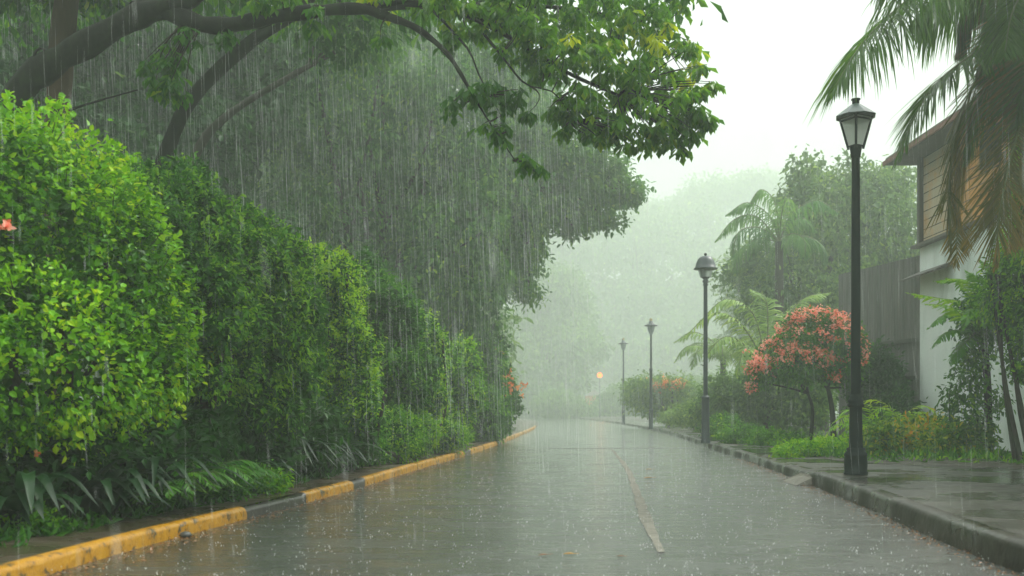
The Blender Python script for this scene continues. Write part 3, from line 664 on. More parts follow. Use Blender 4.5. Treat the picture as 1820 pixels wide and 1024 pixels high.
bush('hedge_bush', 'bright yellow green clipped bush filling the left edge, closest to the kerb end',
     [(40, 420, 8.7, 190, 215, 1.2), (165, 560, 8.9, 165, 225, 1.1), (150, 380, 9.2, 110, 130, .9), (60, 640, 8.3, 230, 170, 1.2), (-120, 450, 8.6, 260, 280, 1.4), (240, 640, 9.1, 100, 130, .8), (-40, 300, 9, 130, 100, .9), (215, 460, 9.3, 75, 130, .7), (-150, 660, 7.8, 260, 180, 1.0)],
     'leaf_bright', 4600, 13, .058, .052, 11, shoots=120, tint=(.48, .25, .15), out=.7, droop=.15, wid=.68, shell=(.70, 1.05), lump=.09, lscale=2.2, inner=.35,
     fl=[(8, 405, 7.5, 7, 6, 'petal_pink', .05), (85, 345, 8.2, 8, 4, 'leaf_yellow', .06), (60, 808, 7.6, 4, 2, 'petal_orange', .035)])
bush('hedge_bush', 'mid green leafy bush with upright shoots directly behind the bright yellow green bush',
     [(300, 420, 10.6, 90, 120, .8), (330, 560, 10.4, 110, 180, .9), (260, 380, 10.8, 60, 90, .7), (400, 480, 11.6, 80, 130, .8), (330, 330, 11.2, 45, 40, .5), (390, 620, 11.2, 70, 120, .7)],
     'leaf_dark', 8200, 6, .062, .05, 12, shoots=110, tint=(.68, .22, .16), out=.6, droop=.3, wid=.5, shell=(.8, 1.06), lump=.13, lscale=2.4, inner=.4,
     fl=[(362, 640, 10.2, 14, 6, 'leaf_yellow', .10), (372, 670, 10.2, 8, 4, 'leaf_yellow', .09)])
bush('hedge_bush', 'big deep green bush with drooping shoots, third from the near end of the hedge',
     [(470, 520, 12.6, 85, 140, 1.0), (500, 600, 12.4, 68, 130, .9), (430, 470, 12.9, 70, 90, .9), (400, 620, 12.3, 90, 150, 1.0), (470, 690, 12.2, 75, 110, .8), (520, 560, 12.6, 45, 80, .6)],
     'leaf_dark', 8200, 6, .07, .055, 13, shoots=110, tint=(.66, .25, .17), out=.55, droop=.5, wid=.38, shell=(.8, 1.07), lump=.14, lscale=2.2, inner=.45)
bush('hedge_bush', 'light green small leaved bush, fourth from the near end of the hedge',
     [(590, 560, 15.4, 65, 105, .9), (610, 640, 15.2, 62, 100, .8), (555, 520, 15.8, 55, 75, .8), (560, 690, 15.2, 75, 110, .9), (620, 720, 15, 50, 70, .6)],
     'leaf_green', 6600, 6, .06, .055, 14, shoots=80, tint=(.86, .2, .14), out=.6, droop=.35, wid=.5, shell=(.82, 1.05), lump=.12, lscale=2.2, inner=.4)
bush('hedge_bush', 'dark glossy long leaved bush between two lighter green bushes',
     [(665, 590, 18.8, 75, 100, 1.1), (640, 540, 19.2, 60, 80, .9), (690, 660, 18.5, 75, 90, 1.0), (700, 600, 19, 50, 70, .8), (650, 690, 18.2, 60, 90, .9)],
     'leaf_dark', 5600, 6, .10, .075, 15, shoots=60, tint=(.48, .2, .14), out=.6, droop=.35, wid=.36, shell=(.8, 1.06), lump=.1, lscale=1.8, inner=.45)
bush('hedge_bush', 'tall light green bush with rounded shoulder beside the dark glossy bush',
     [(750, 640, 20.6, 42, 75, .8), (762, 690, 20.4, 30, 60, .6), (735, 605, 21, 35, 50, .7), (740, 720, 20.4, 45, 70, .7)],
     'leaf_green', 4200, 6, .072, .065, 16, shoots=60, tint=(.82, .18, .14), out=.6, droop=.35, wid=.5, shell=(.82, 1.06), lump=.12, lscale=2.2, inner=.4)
bush('low_bush', 'low bright green bush at the foot of the hedge by the kerb',
     [(690, 770, 17.2, 60, 45, .5), (650, 795, 16.4, 38, 40, .4), (740, 770, 18.6, 40, 40, .5), (785, 775, 21, 45, 30, .5)],
     'leaf_green', 1900, 6, .06, .05, 17, tint=(.66, .18, .14), out=.6, droop=.3, wid=.45, shell=(.75, 1.1), lump=.18, lscale=3, inner=.3, cat='bush', zmin=.12)
bush('hedge_bush', 'yellow green rounded bush with a yellow tinged crown near the hedge end',
     [(815, 665, 25, 36, 60, .9), (800, 720, 25, 40, 55, .8), (835, 690, 25.2, 20, 45, .6)],
     'leaf_bright', 2300, 6, .09, .08, 18, shoots=60, tint=(.55, .17, .14), out=.6, droop=.3, wid=.55, shell=(.82, 1.06), lump=.12, lscale=2, inner=.4)
bush('flowering_bush', 'hazy green bush with orange blossoms at the far end of the hedge',
     [(865, 680, 30, 42, 80, 1.0), (890, 720, 31, 28, 50, .8), (850, 740, 29, 45, 50, .9), (865, 620, 31, 28, 50, .8)],
     'leaf_green', 2600, 6, .10, .09, 19, shoots=60, tint=(.5, .17, .14), out=.6, droop=.3, wid=.5, shell=(.8, 1.08), lump=.14, lscale=2, inner=.4,
     fl=[(912, 690, 29.8, 10, 16, 'petal_orange', .10), (897, 668, 29.8, 9, 8, 'petal_orange', .10), (880, 635, 30, 8, 6, 'petal_orange', .11), (858, 715, 28.8, 8, 8, 'petal_orange', .11), (828, 745, 28, 8, 9, 'leaf_yellow', .10)])

bush('undergrowth', 'undergrowth with shade in its dark leaf tint below the bright yellow green bush', [(60, 810, 8.8, 200, 70, .9), (230, 800, 9.6, 120, 70, .8), (-80, 830, 8.2, 160, 80, .8), (330, 790, 10.4, 80, 70, .6)], 'leaf_dark', 1900, 6, .10, .09, 20, tint=(.1, .12, .1), shell=(.5, 1.1), wid=.5, inner=.5, stems=3, base_r=.02, group='ferns and low plants', cat='undergrowth', zmin=.1)  # foliage added to fill the gap; low tint paints the shade there
bush('undergrowth', 'undergrowth with shade in its dark leaf tint below the deep green bush', [(440, 790, 12.2, 90, 60, .7), (520, 770, 13.2, 80, 60, .7), (600, 770, 15.0, 70, 60, .7)], 'leaf_dark', 1500, 6, .10, .09, 21, tint=(.1, .12, .1), shell=(.5, 1.1), wid=.45, inner=.5, stems=3, base_r=.02, group='ferns and low plants', cat='undergrowth', zmin=.1)  # added filler again, its leaves tinted dark in place of shade
# strap-leaved plants and ferns at the foot of the hedge
def strap_plant(px, py, d, n, Ls, wid, label, seed, lean=(.5, -.2), mat='leaf_strap', name='strap_leaf_plant'):
    r = np.random.default_rng(seed); c = W(px, py, d); c[2] = .095
    th = thing(name, label, 'plant', c, 'low plants under the hedge')
    mb = MB()
    for k in range(n):
        a = r.uniform(0, 2 * pi); L_ = Ls * r.uniform(.6, 1.15); dv = np.array([cos(a) * .8 + lean[0], sin(a) * .8 + lean[1], 0]); dv /= max(.6, np.linalg.norm(dv))
        b = c + np.array([r.normal(0, .09), r.normal(0, .09), 0]); hgt = r.uniform(.55, .95)
        P = spline([b, b + dv * L_ * .25 + UP * L_ * .5 * hgt, b + dv * L_ * .62 + UP * L_ * .62 * hgt, b + dv * L_ * .95 + UP * L_ * .30 * hgt], 10)
        T = nrm(np.gradient(P, axis=0)); S = nrm(np.cross(T, UP)); w = (wid * np.array([.3, .6, .85, 1, 1, .95, .8, .6, .35, .02]))[:, None]
        V = np.concatenate([P - S * w * .5 + UP * w * .22, P, P + S * w * .5 + UP * w * .22]); m_ = 10
        f = [(i, m_ + i, m_ + i + 1, i + 1) for i in range(9)] + [(m_ + i, 2 * m_ + i, 2 * m_ + i + 1, m_ + i + 1) for i in range(9)]
        mb.add(V, np.array(f), mat, np.clip(r.normal(.45, .2), 0, 1), True)
    part(th, 'leaves', mb); return th
def fern_plant(px, d, n, Ls, lw, label, seed, mat='leaf_green', name='fern', z=.095, tint=.55, lean=(0, 0), cat='fern', group='ferns and low plants', hang=.3, rise=.75):
    r = np.random.default_rng(seed); c = W(px, 700, d); c[2] = z
    th = thing(name, label, cat, c, group)
    mb = MB()
    for k in range(n):
        a = 2 * pi * k / n + r.uniform(-.4, .4); L_ = Ls * r.uniform(.65, 1.15); dv = np.array([cos(a) + lean[0], sin(a) + lean[1], 0]); dv /= max(.8, np.linalg.norm(dv)); h = rise * r.uniform(.7, 1.25)
        frond(mb, [c, c + dv * L_ * .3 + UP * L_ * .55 * h, c + dv * L_ * .68 + UP * L_ * .72 * h, c + dv * L_ * 1.02 + UP * L_ * .42 * h], 26, L_ * .26, lw, hang, tint + r.normal(0, .1), r, mat, 'rachis', .006, (.5, .1))
    part(th, 'fronds', mb); return th
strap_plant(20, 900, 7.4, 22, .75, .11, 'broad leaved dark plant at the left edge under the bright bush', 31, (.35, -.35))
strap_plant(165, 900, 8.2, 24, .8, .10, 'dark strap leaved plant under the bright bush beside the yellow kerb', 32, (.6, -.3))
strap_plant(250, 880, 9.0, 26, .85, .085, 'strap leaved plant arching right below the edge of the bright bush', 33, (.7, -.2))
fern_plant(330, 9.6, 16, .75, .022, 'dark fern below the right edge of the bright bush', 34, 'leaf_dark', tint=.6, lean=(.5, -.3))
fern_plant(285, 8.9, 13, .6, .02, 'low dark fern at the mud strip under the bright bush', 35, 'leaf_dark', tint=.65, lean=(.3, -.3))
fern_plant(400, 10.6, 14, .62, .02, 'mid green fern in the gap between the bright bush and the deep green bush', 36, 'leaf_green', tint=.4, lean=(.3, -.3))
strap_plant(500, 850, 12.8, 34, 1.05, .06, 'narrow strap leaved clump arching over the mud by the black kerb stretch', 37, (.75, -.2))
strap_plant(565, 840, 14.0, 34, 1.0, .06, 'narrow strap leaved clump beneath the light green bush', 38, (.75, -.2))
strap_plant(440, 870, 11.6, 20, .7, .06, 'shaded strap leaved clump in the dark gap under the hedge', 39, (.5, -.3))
bush('weed_clump', 'small bright leafy weed at the bend of the mud strip', [(470, 855, 10.9, 34, 20, .22)], 'leaf_green', 170, 5, .06, .05, 41, tint=(.72, .12, .12), stems=2, base_r=.006, cat='weed', group='ferns and low plants', wid=.5, zmin=.1)
bush('weed_clump', 'bushy dark weed below the ferns left of the mud bend', [(370, 870, 10.0, 55, 34, .35)], 'leaf_green', 300, 6, .06, .06, 42, tint=(.42, .15, .12), stems=2, base_r=.006, cat='weed', group='ferns and low plants', wid=.45, zmin=.1)
bush('weed_clump', 'green weed tuft in the bottom left corner behind the kerb', [(40, 945, 7.3, 60, 36, .3), (185, 940, 7.9, 34, 14, .2)], 'leaf_green', 300, 6, .05, .05, 43, tint=(.6, .15, .12), stems=2, base_r=.006, cat='weed', group='ferns and low plants', wid=.5, zmin=.1)

# ================================================================== OVERHANGING TREE (left) ------------------------------------------------
r = np.random.default_rng(51)
tb = W(20, 730, 12.5); tb[2] = .1
ot = thing('overhanging_tree', 'great dark limbed tree leaning over the road from the left', 'tree', tb)
mb = MB()
def limb(pts, r0, r1, m='bark_dark', n=24, s=9):
    P = spline([W(*p) if p[2] > 0 else p for p in pts], n); w = np.linspace(r0, r1, n) * (1 + .10 * np.sin(np.arange(n) * 1.7 + r.uniform(0, 6)) + r.normal(0, .03, n)); mb.tube(P, w, m, s); return P
trunk = limb([(-40, 760, 12.5), (-25, 500, 12.4), (0, 300, 12.3), (35, 165, 12.2), (95, 112, 12.1), (165, 72, 12.0), (245, 28, 11.9), (310, 12, 11.8)], .21, .125)
l1 = limb([(290, 16, 11.85), (345, 40, 11.7), (400, 46, 11.6), (470, 33, 11.5), (560, 20, 11.4), (640, 16, 11.3), (690, 30, 11.2)], .115, .05)
l2 = limb([(690, 30, 11.2), (740, 50, 11.1), (790, 90, 11.0), (815, 125, 10.9), (835, 160, 10.9)], .045, .018, n=16, s=6)
l3 = limb([(640, 16, 11.3), (720, 5, 11.3), (820, 22, 11.4), (920, 75, 11.5), (1010, 130, 11.6), (1100, 170, 11.6)], .05, .015, n=20, s=6)
l4 = limb([(310, 12, 11.8), (380, -30, 11.8), (520, -120, 11.7), (760, -180, 11.6), (1000, -160, 11.6)], .12, .03)
l5 = limb([(640, 18, 11.3), (760, 10, 11.6), (900, 10, 12), (1050, 20, 12.3), (1160, 60, 12.4)], .04, .012, n=18, s=6)
l6 = limb([(245, 20, 11.9), (330, -60, 12.6), (420, -300, 14)], .12, .05, n=12)
l7 = limb([(835, 160, 10.9), (862, 205, 10.9), (885, 240, 10.9), (915, 285, 10.9)], .012, .006, n=10, s=5)
l8 = limb([(770, 20, 11.3), (830, 85, 11.2), (850, 130, 11.1), (870, 170, 11.0)], .016, .006, n=10, s=5)
l9 = limb([(860, 60, 11.4), (900, 110, 11.2), (935, 150, 11.2), (985, 165, 11.3), (1020, 215, 11.3)], .016, .005, n=12, s=5)
limb([(60, 120, 12.1), (62, 95, 12.0), (72, 86, 12), (80, 90, 12)], .02, .012, n=8, s=5)
limb([(125, 195, 11.6), (180, 178, 11.6), (245, 160, 11.6)], .016, .008, n=8, s=5)
part(ot, 'trunk', mb)
# leafy sprays: rosettes of drooping obovate leaves at twig ends
SPR = [(1180, 205, 11.4, 75, 45, .6), (1120, 130, 11.6, 80, 60, .7), (1040, 190, 11.4, 60, 40, .6), (1010, 110, 11.5, 70, 55, .7), (930, 75, 11.5, 60, 40, .6), (1150, 60, 12.2, 50, 60, .8), (1060, 30, 12.0, 90, 60, .9), (940, 10, 11.8, 100, 40, .8), (860, 20, 11.5, 60, 40, .6), (1210, 170, 11.6, 40, 45, .5), (1235, 215, 11.5, 26, 22, .35),
       (1160, 235, 11.3, 40, 20, .4), (1080, 220, 11.3, 40, 22, .4), (800, 10, 11.3, 60, 30, .5), (1210, 2, 12.2, 22, 16, .3), (700, -10, 11.4, 70, 22, .5), (1225, 110, 12, 22, 30, .4), (960, 55, 11.2, 40, 30, .4)]
SPS = [(870, 160, 11.0, 34, 20, .3), (835, 165, 10.9, 18, 12, .2), (796, 185, 10.9, 12, 14, .15), (858, 222, 10.9, 8, 6, .08), (893, 235, 10.9, 16, 20, .2), (885, 185, 10.9, 14, 18, .2), (935, 280, 10.9, 22, 16, .2), (962, 295, 10.9, 12, 14, .15), (905, 170, 10.9, 20, 20, .2), (675, 66, 11.2, 6, 6, .08), (930, 205, 11.1, 14, 8, .15), (1215, 252, 11.4, 8, 8, .1), (1205, 68, 12, 6, 6, .1), (1010, 200, 11.3, 25, 16, .25),
       (800, 70, 11.3, 22, 16, .3), (560, 30, 11.2, 20, 16, .3), (500, 5, 11.4, 60, 16, .4), (290, 150, 11.6, 34, 26, .25), (300, 100, 11.6, 24, 34, .25), (260, 120, 11.6, 16, 10, .15), (315, 155, 11.6, 20, 12, .2), (405, 70, 11.6, 18, 20, .2), (340, 60, 11.6, 20, 12, .2)]
mb = MB(); tw = mb
limbs = np.concatenate([trunk, l1, l2, l3, l4, l5, l7, l8, l9])
def rosettes(C, per, L0, tint, spread):
    k = len(C); pos = np.repeat(C, per, 0) + r.normal(size=(k * per, 3)) * .018
    a = np.tile(np.arange(per) / per * 2 * pi, k) + np.repeat(r.uniform(0, 6.28, k), per)
    dv = np.c_[np.cos(a), np.sin(a), np.zeros(len(a))]
    ax = dv * .8 - UP * r.uniform(.35, 1.2, (len(a), 1)) + r.normal(size=dv.shape) * .15
    t = np.repeat(tint, per) + r.normal(0, .09, len(a))
    add_leaves(mb, 'leaf_canopy', pos, ax, UP * .9 + dv * .5, L0 * r.uniform(.75, 1.2, len(a)), .44, t, OBOV)
def spray(lst, dens, tint0, L0=.165):
    for a, b, d, rx, ry, rd in lst:
        c = W(a, b, d); rad = np.array([rx / F * d, rd, ry / F * d]); n = max(2, int(dens * (rx * ry) ** .9 / 100 * (1 + rd)))
        C = c + nrm(r.normal(size=(n, 3))) * rad * (r.uniform(0, 1, (n, 1)) ** .4)
        young = vnoise(C, 1.6, 77)
        rosettes(C, 7, L0, tint0 + .17 * young + r.normal(0, .05, n) + .26 * (young > .62), .02)
        hubs = []
        for q in C[:: 2]:
            hubs.append(limbs[np.argmin(np.sum((limbs - q) ** 2, -1) + (np.abs(limbs[:, 2] - q[2]) < .0) * 9)])
        ee = C[::2]; nn_ = min(len(ee), 9); twigs(tw, 'twig', [h + (c - h) * .3 * 0 for h in hubs[:nn_]], ee[:nn_], .011, .003, r, .2)
SPD = [(x, y, 11.3, 12, 9, .14) for x, y in ((1075, 245), (1118, 252), (1190, 246), (1214, 258), (1252, 205), (1264, 152), (1248, 118), (1228, 88), (1000, 232), (1042, 236), (1262, 212), (1020, 175), (985, 190), (1150, 258), (1095, 235), (1235, 232), (1240, 160), (1190, 40), (1215, 70))]
spray(SPR, 1.9, .62, .15); spray(SPS, 2.8, .48, .15); spray(SPD, 4.5, .62, .15)
# crown above the picture: shades the hedges and the bank on the left
OV = [(np.array(p), np.array(q)) for p, q in [((-3.5, 13, 7.4), (2.4, 2.6, .8)), ((-6.5, 13.5, 7.6), (2.4, 2.8, .9)), ((-1, 12.6, 7.0), (2.0, 2.2, .8)), ((1.2, 12, 6.6), (1.6, 2, .7)), ((-4.5, 17, 9), (3.2, 2.6, 1.2)), ((-8.5, 12, 7.2), (2.2, 2.8, 1.2)), ((-8.5, 17, 9), (3.2, 2.6, 1.4))]]
crown(mb, 'leaf_canopy', OV, 2600, 6, .2, .16, r, droop=.6, wid=.45, tint=(.45, .15, .1), tpl=OBOV, cull=.8)
part(ot, 'crown', mb)

# second leaning limb tree and reddish trunk behind
r = np.random.default_rng(52)
def bg_tree(name, label, lobes, mat, nclump, per, Ls, spread, seed, trunk_px=None, tr=.2, group='trees behind the hedges', strand=None, limbs_px=(), barkm='bark', zmin=.3, sub=None, **kw):
    r = np.random.default_rng(seed); lb = lobes_px(lobes); cs = np.array([l[0] for l in lb]); c = cs.mean(0)
    if trunk_px: b0 = W(trunk_px[0], 700, trunk_px[1])
    else: b0 = c.copy()
    b0[2] = .12
    th = thing(name, label, 'tree', b0, group)
    mb = MB()
    if not limbs_px: tree_trunk(mb, b0, lb, tr, r, barkm)
    for pts, ra, rb in limbs_px:
        P = spline([W(*p) for p in pts], 20); P[0, 2] = min(P[0, 2], .1)
        mb.tube(P, np.linspace(ra, rb, 20) * (1 + r.normal(0, .04, 20)), barkm, 8)
        for c_, rad_ in lb: mb.tube(spline([P[-3], (P[-1] + c_) / 2 + np.array([0, 0, .2]), c_], 8), np.linspace(rb * .6, rb * .15, 8), barkm, 6)
    part(th, 'trunk', mb)
    if sub: lb = sublobes(lb, sub[0], sub[1], r)
    mb = MB(); crown(mb, mat, lb, nclump, per, Ls, spread, r, seed=seed, zmin=zmin, **kw)
    if strand: strands(mb, mat, lb, strand[0], strand[1], strand[2], r, seed=seed, zmin=zmin, step=strand[3] if len(strand) > 3 else .1, tint=kw.get('tint', (.5, .14, .12)))
    part(th, 'crown', mb); return th
TG = 'trees behind the hedges'
bg_tree('reddish_trunk_tree', 'tree with straight reddish brown trunk behind the bright bush', [(110, -150, 14, 160, 90, 1.6), (-60, -120, 14.5, 140, 90, 1.5), (240, -170, 15, 120, 70, 1.4)], 'leaf_forest', 1100, 6, .17, .15, 61, (105, 14), .13, limbs_px=[([(100, 640, 14), (104, 400, 14), (104, 210, 14), (112, 60, 14), (130, -80, 14)], .19, .16)], barkm='bark_red', droop=.5)
bg_tree('leaning_tree', 'dark tree with bare limb slanting up to the right behind the hedge', [(600, -150, 16, 150, 80, 1.6), (760, -190, 16, 130, 70, 1.5), (470, -160, 17, 120, 70, 1.5), (600, 40, 17.5, 70, 50, .8)], 'leaf_forest', 1000, 6, .15, .14, 62, (255, 15.5), .1, limbs_px=[([(230, 640, 15.5), (262, 400, 15.5), (300, 260, 15.4), (345, 170, 15.3), (445, 75, 15.2), (530, 18, 15.1), (610, -70, 15.2)], .15, .075)], barkm='bark_dark', droop=.5, tint=(.62, .15, .12))
bg_tree('leaning_tree', 'slim hazy tree with thin bare limb slanting right, deeper behind the hedge', [(620, 60, 22, 70, 50, 1.0), (700, -20, 22.5, 80, 60, 1.2), (560, -60, 22, 80, 60, 1.2)], 'leaf_weep', 900, 6, .15, .14, 63, (330, 21), .09, limbs_px=[([(300, 640, 21), (320, 400, 21), (350, 270, 21), (405, 205, 21), (500, 145, 21.2), (600, 90, 21.5)], .13, .05)], barkm='bark', droop=.5, strand=(120, .8, .12))
# forest wall behind the hedge
FW = [('broadleaf_tree', 'dark broadleaf tree deepest behind the left edge of the hedge', [(-60, 200, 23, 180, 240, 2.2), (60, 60, 24, 170, 170, 2), (-20, 450, 22, 200, 200, 2)], 71),
      ('broadleaf_tree', 'shadowy broadleaf tree behind the reddish trunk', [(190, 260, 25, 150, 200, 2.2), (240, 80, 26, 160, 150, 2.2), (200, 460, 24, 150, 170, 2)], 72),
      ('broadleaf_tree', 'shadowy broadleaf tree behind the slanting bare limb', [(380, 240, 27, 130, 190, 2.2), (400, 70, 28, 150, 140, 2.2), (390, 440, 26, 140, 170, 2)], 73)]
for nm, lb_, lo_, sd in FW:
    bg_tree(nm, lb_, lo_, 'leaf_forest', 3400, 6, .2, .17, sd, tr=.25, sub=(8, .42), droop=.55, inner=.35, strand=(420, 1.3, .16, .14), tint=(.42, .16, .12), lump=.16, lscale=.9)
bg_tree('weeping_tree', 'huge misty tree with hanging curtains of foliage in the middle left', [(560, 200, 30, 130, 180, 2.6), (680, 160, 31, 140, 150, 2.6), (800, 220, 31, 120, 140, 2.5), (640, 380, 30, 150, 170, 2.6), (780, 400, 30.5, 130, 160, 2.5), (880, 330, 31, 90, 130, 2.2), (540, 470, 29, 120, 150, 2.2), (720, 540, 29.5, 130, 120, 2.2), (840, 510, 30, 70, 90, 1.8), (600, 40, 32, 150, 90, 2.4), (820, 600, 30, 45, 90, 1.3), (835, 290, 31.5, 75, 70, 2), (900, 180, 32.5, 90, 90, 2.2), (960, 235, 33, 60, 45, 1.6), (860, 90, 32.5, 80, 60, 2)],
        'leaf_weep', 6400, 7, .16, .13, 74, (620, 30), .45, sub=(9, .42), droop=.8, inner=.3, strand=(2300, 1.9, .13, .12), tint=(.5, .2, .13), lump=.22, lscale=.7)
bg_tree('broadleaf_tree', 'hazy tall tree filling the gaps behind the hanging foliage', [(740, 170, 45, 180, 170, 3), (900, 190, 46, 80, 100, 3), (600, 250, 44, 130, 170, 3), (800, 380, 45, 140, 150, 3), (900, 330, 46, 70, 90, 2.5)], 'leaf_weep', 3600, 6, .3, .26, 76, (760, 45), .4, sub=(9, .42), droop=.5, inner=.5, tint=(.5, .17, .13), lump=.16, lscale=.6)
bg_tree('spreading_tree', 'hazy tree whose lumpy branch ends reach out over the road', [(960, 290, 33, 70, 60, 1.8), (1030, 300, 33.5, 60, 55, 1.6), (1080, 330, 34, 50, 45, 1.3), (1120, 345, 34, 26, 20, .7), (1000, 370, 33, 60, 40, 1.4), (1075, 385, 33.5, 28, 20, .7), (935, 400, 32.5, 45, 50, 1.3), (920, 470, 32, 30, 40, .9), (890, 510, 31.5, 32, 16, .6), (940, 522, 31.5, 26, 10, .4), (1020, 405, 33, 20, 14, .5), (950, 445, 32, 16, 12, .4), (920, 240, 33, 50, 40, 1.3)],
        'leaf_weep', 3900, 6, .19, .14, 75, (800, 33), .4, sub=(7, .45), droop=.45, tint=(.5, .15, .13), lump=.24, lscale=1.6, shell=(.6, 1.05), barkm='bark', limbs_px=[([(800, 720, 33), (810, 600, 33), (830, 480, 33), (880, 360, 33), (930, 310, 33)], .4, .2)])

# ================================================================== FAR TREES (mist)
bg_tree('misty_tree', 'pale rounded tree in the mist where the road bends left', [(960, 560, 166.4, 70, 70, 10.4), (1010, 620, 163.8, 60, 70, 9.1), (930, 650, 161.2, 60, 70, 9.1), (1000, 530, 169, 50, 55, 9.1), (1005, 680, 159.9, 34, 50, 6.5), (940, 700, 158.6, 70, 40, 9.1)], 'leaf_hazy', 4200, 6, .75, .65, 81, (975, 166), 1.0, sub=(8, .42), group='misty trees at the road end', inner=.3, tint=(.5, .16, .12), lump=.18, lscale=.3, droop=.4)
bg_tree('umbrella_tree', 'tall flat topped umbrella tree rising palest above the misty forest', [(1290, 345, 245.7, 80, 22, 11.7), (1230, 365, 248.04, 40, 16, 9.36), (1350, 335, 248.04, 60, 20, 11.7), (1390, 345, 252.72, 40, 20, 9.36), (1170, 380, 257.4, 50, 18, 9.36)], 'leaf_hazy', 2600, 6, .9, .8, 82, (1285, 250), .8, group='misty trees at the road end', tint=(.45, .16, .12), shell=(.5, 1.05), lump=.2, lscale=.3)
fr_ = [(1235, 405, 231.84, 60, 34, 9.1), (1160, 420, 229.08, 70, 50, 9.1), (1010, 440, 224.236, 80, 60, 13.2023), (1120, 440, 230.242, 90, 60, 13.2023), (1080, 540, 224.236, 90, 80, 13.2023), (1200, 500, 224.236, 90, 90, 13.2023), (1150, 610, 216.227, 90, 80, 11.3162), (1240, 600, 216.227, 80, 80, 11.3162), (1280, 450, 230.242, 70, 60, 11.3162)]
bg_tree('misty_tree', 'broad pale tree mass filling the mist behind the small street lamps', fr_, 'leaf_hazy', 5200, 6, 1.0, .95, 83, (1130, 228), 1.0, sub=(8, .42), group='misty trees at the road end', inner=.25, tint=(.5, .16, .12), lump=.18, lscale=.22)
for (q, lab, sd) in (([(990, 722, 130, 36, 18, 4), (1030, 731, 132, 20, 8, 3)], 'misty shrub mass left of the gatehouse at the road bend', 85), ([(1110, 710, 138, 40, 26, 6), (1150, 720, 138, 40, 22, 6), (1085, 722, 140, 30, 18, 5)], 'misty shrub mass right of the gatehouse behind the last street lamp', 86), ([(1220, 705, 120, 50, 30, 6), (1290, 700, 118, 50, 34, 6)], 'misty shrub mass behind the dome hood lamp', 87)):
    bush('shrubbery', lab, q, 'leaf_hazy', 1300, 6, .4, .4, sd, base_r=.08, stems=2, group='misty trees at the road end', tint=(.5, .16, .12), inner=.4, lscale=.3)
# forest wall copied round the far edge
r = np.random.default_rng(84)
lb = [(np.array([0, 0, 7.5]), np.array([4.5, 4.5, 4])), (np.array([2.5, 1, 10.5]), np.array([3.2, 3.2, 2.8])), (np.array([-2.6, -.5, 10]), np.array([3.2, 3.4, 2.6])), (np.array([.2, -2, 12.5]), np.array([2.8, 2.8, 2.2])), (np.array([-1.5, -2, 4.4]), np.array([3.4, 3.2, 2.6])), (np.array([2.2, -1.4, 4.2]), np.array([3.2, 3, 2.5]))]
ft = thing('forest_tree', 'pale broadleaf tree standing in the far misty forest', 'tree', (0, 0, 0), 'far misty forest trees')
mb = MB(); tree_trunk(mb, (0, 0, 0), lb, .4, r); part(ft, 'trunk', mb)
mb = MB(); crown(mb, 'leaf_hazy', lb, 2300, 6, .45, .4, r, inner=.3, tint=(.5, .17, .12), lump=.18, lscale=.5, seed=84, droop=.4); part(ft, 'crown', mb)
spots = []
for k in range(26): spots.append((-145 + k * 12 + r.normal(0, 2), 268 + r.normal(0, 8), r.uniform(1.9, 2.6)))
for k in range(9): spots.append((24 + k * 8 + r.normal(0, 1), 84 + k * 10 + r.normal(0, 3), r.uniform(.95, 1.2)))
for k in range(8): spots.append((-9 - k * 6 + r.normal(0, 1), 50 + k * 4 + r.normal(0, 3), r.uniform(1.15, 1.4)))
for k in range(3): spots.append((-4.5 - 3 * k, 88 + 14 * k, .8))
for i, (x, y, s) in enumerate(spots):
    rz = float(r.uniform(0, 6.28))
    if i == 0: ft.location = (x, y, .05); ft.rotation_euler = (0, 0, rz); ft.scale = (s, s, s)
    else: dup(ft, (float(x), float(y), .05), rz, (float(s), float(s), float(s * r.uniform(.85, 1.1))))

# ================================================================== RIGHT SIDE TREES
bg_tree('feathery_tree', 'tall feathery light green tree behind the nearest lamp post', [(1440, 400, 40, 60, 90, 2), (1430, 310, 40, 32, 34, 1.1), (1520, 420, 41, 90, 110, 2.4), (1570, 340, 42, 60, 60, 2), (1400, 520, 39, 80, 100, 2.2), (1500, 560, 39, 100, 100, 2.2), (1600, 500, 42, 60, 120, 2.2), (1330, 470, 40, 50, 40, 1.5), (1500, 330, 42, 50, 40, 1.6)],
        'leaf_hazy', 3400, 6, .2, .2, 91, (1460, 40), .3, sub=(8, .45), group='trees on the right of the road', droop=.6, inner=.3, strand=(1500, 1.5, .2, .13), tint=(.52, .18, .14), lump=.2, lscale=.9)
RG = 'trees on the right of the road'
def palm(name, label, hub, specs, nleaf, Lmax, wid, seed, trunk_r=.14, base=None, hang=.55, mat='leaf_palm', tint=.6, cat='palm', rr=.03, group=RG, tcurve=0.0):
    r = np.random.default_rng(seed); hub = np.asarray(hub, float); b = hub.copy() if base is None else np.asarray(base, float); b[2] = .13
    th = thing(name, label, cat, b, group)
    mb = MB(); P = spline([b, b * .6 + hub * .4 + np.array([tcurve, 0, 0]), hub], 16); w = np.linspace(trunk_r * 1.25, trunk_r, 16) * (1 + .05 * (np.arange(16) % 2)); mb.tube(P, w, 'bark', 10); part(th, 'trunk', mb)
    for sp in specs:
        mb = MB(); pts = sp[0]; tt = sp[1] if len(sp) > 1 else tint; mt = sp[2] if len(sp) > 2 else mat; hg = sp[3] if len(sp) > 3 else hang; lm = sp[4] if len(sp) > 4 else Lmax
        frond(mb, pts, nleaf, lm, wid, hg, tt, r, mt, 'rachis', rr, tipt=.25 if mt == 'leaf_dry' else 0)
        part(th, 'frond', mb, 'dry brown frond' if mt == 'leaf_dry' and tt > .4 else None)
    return th
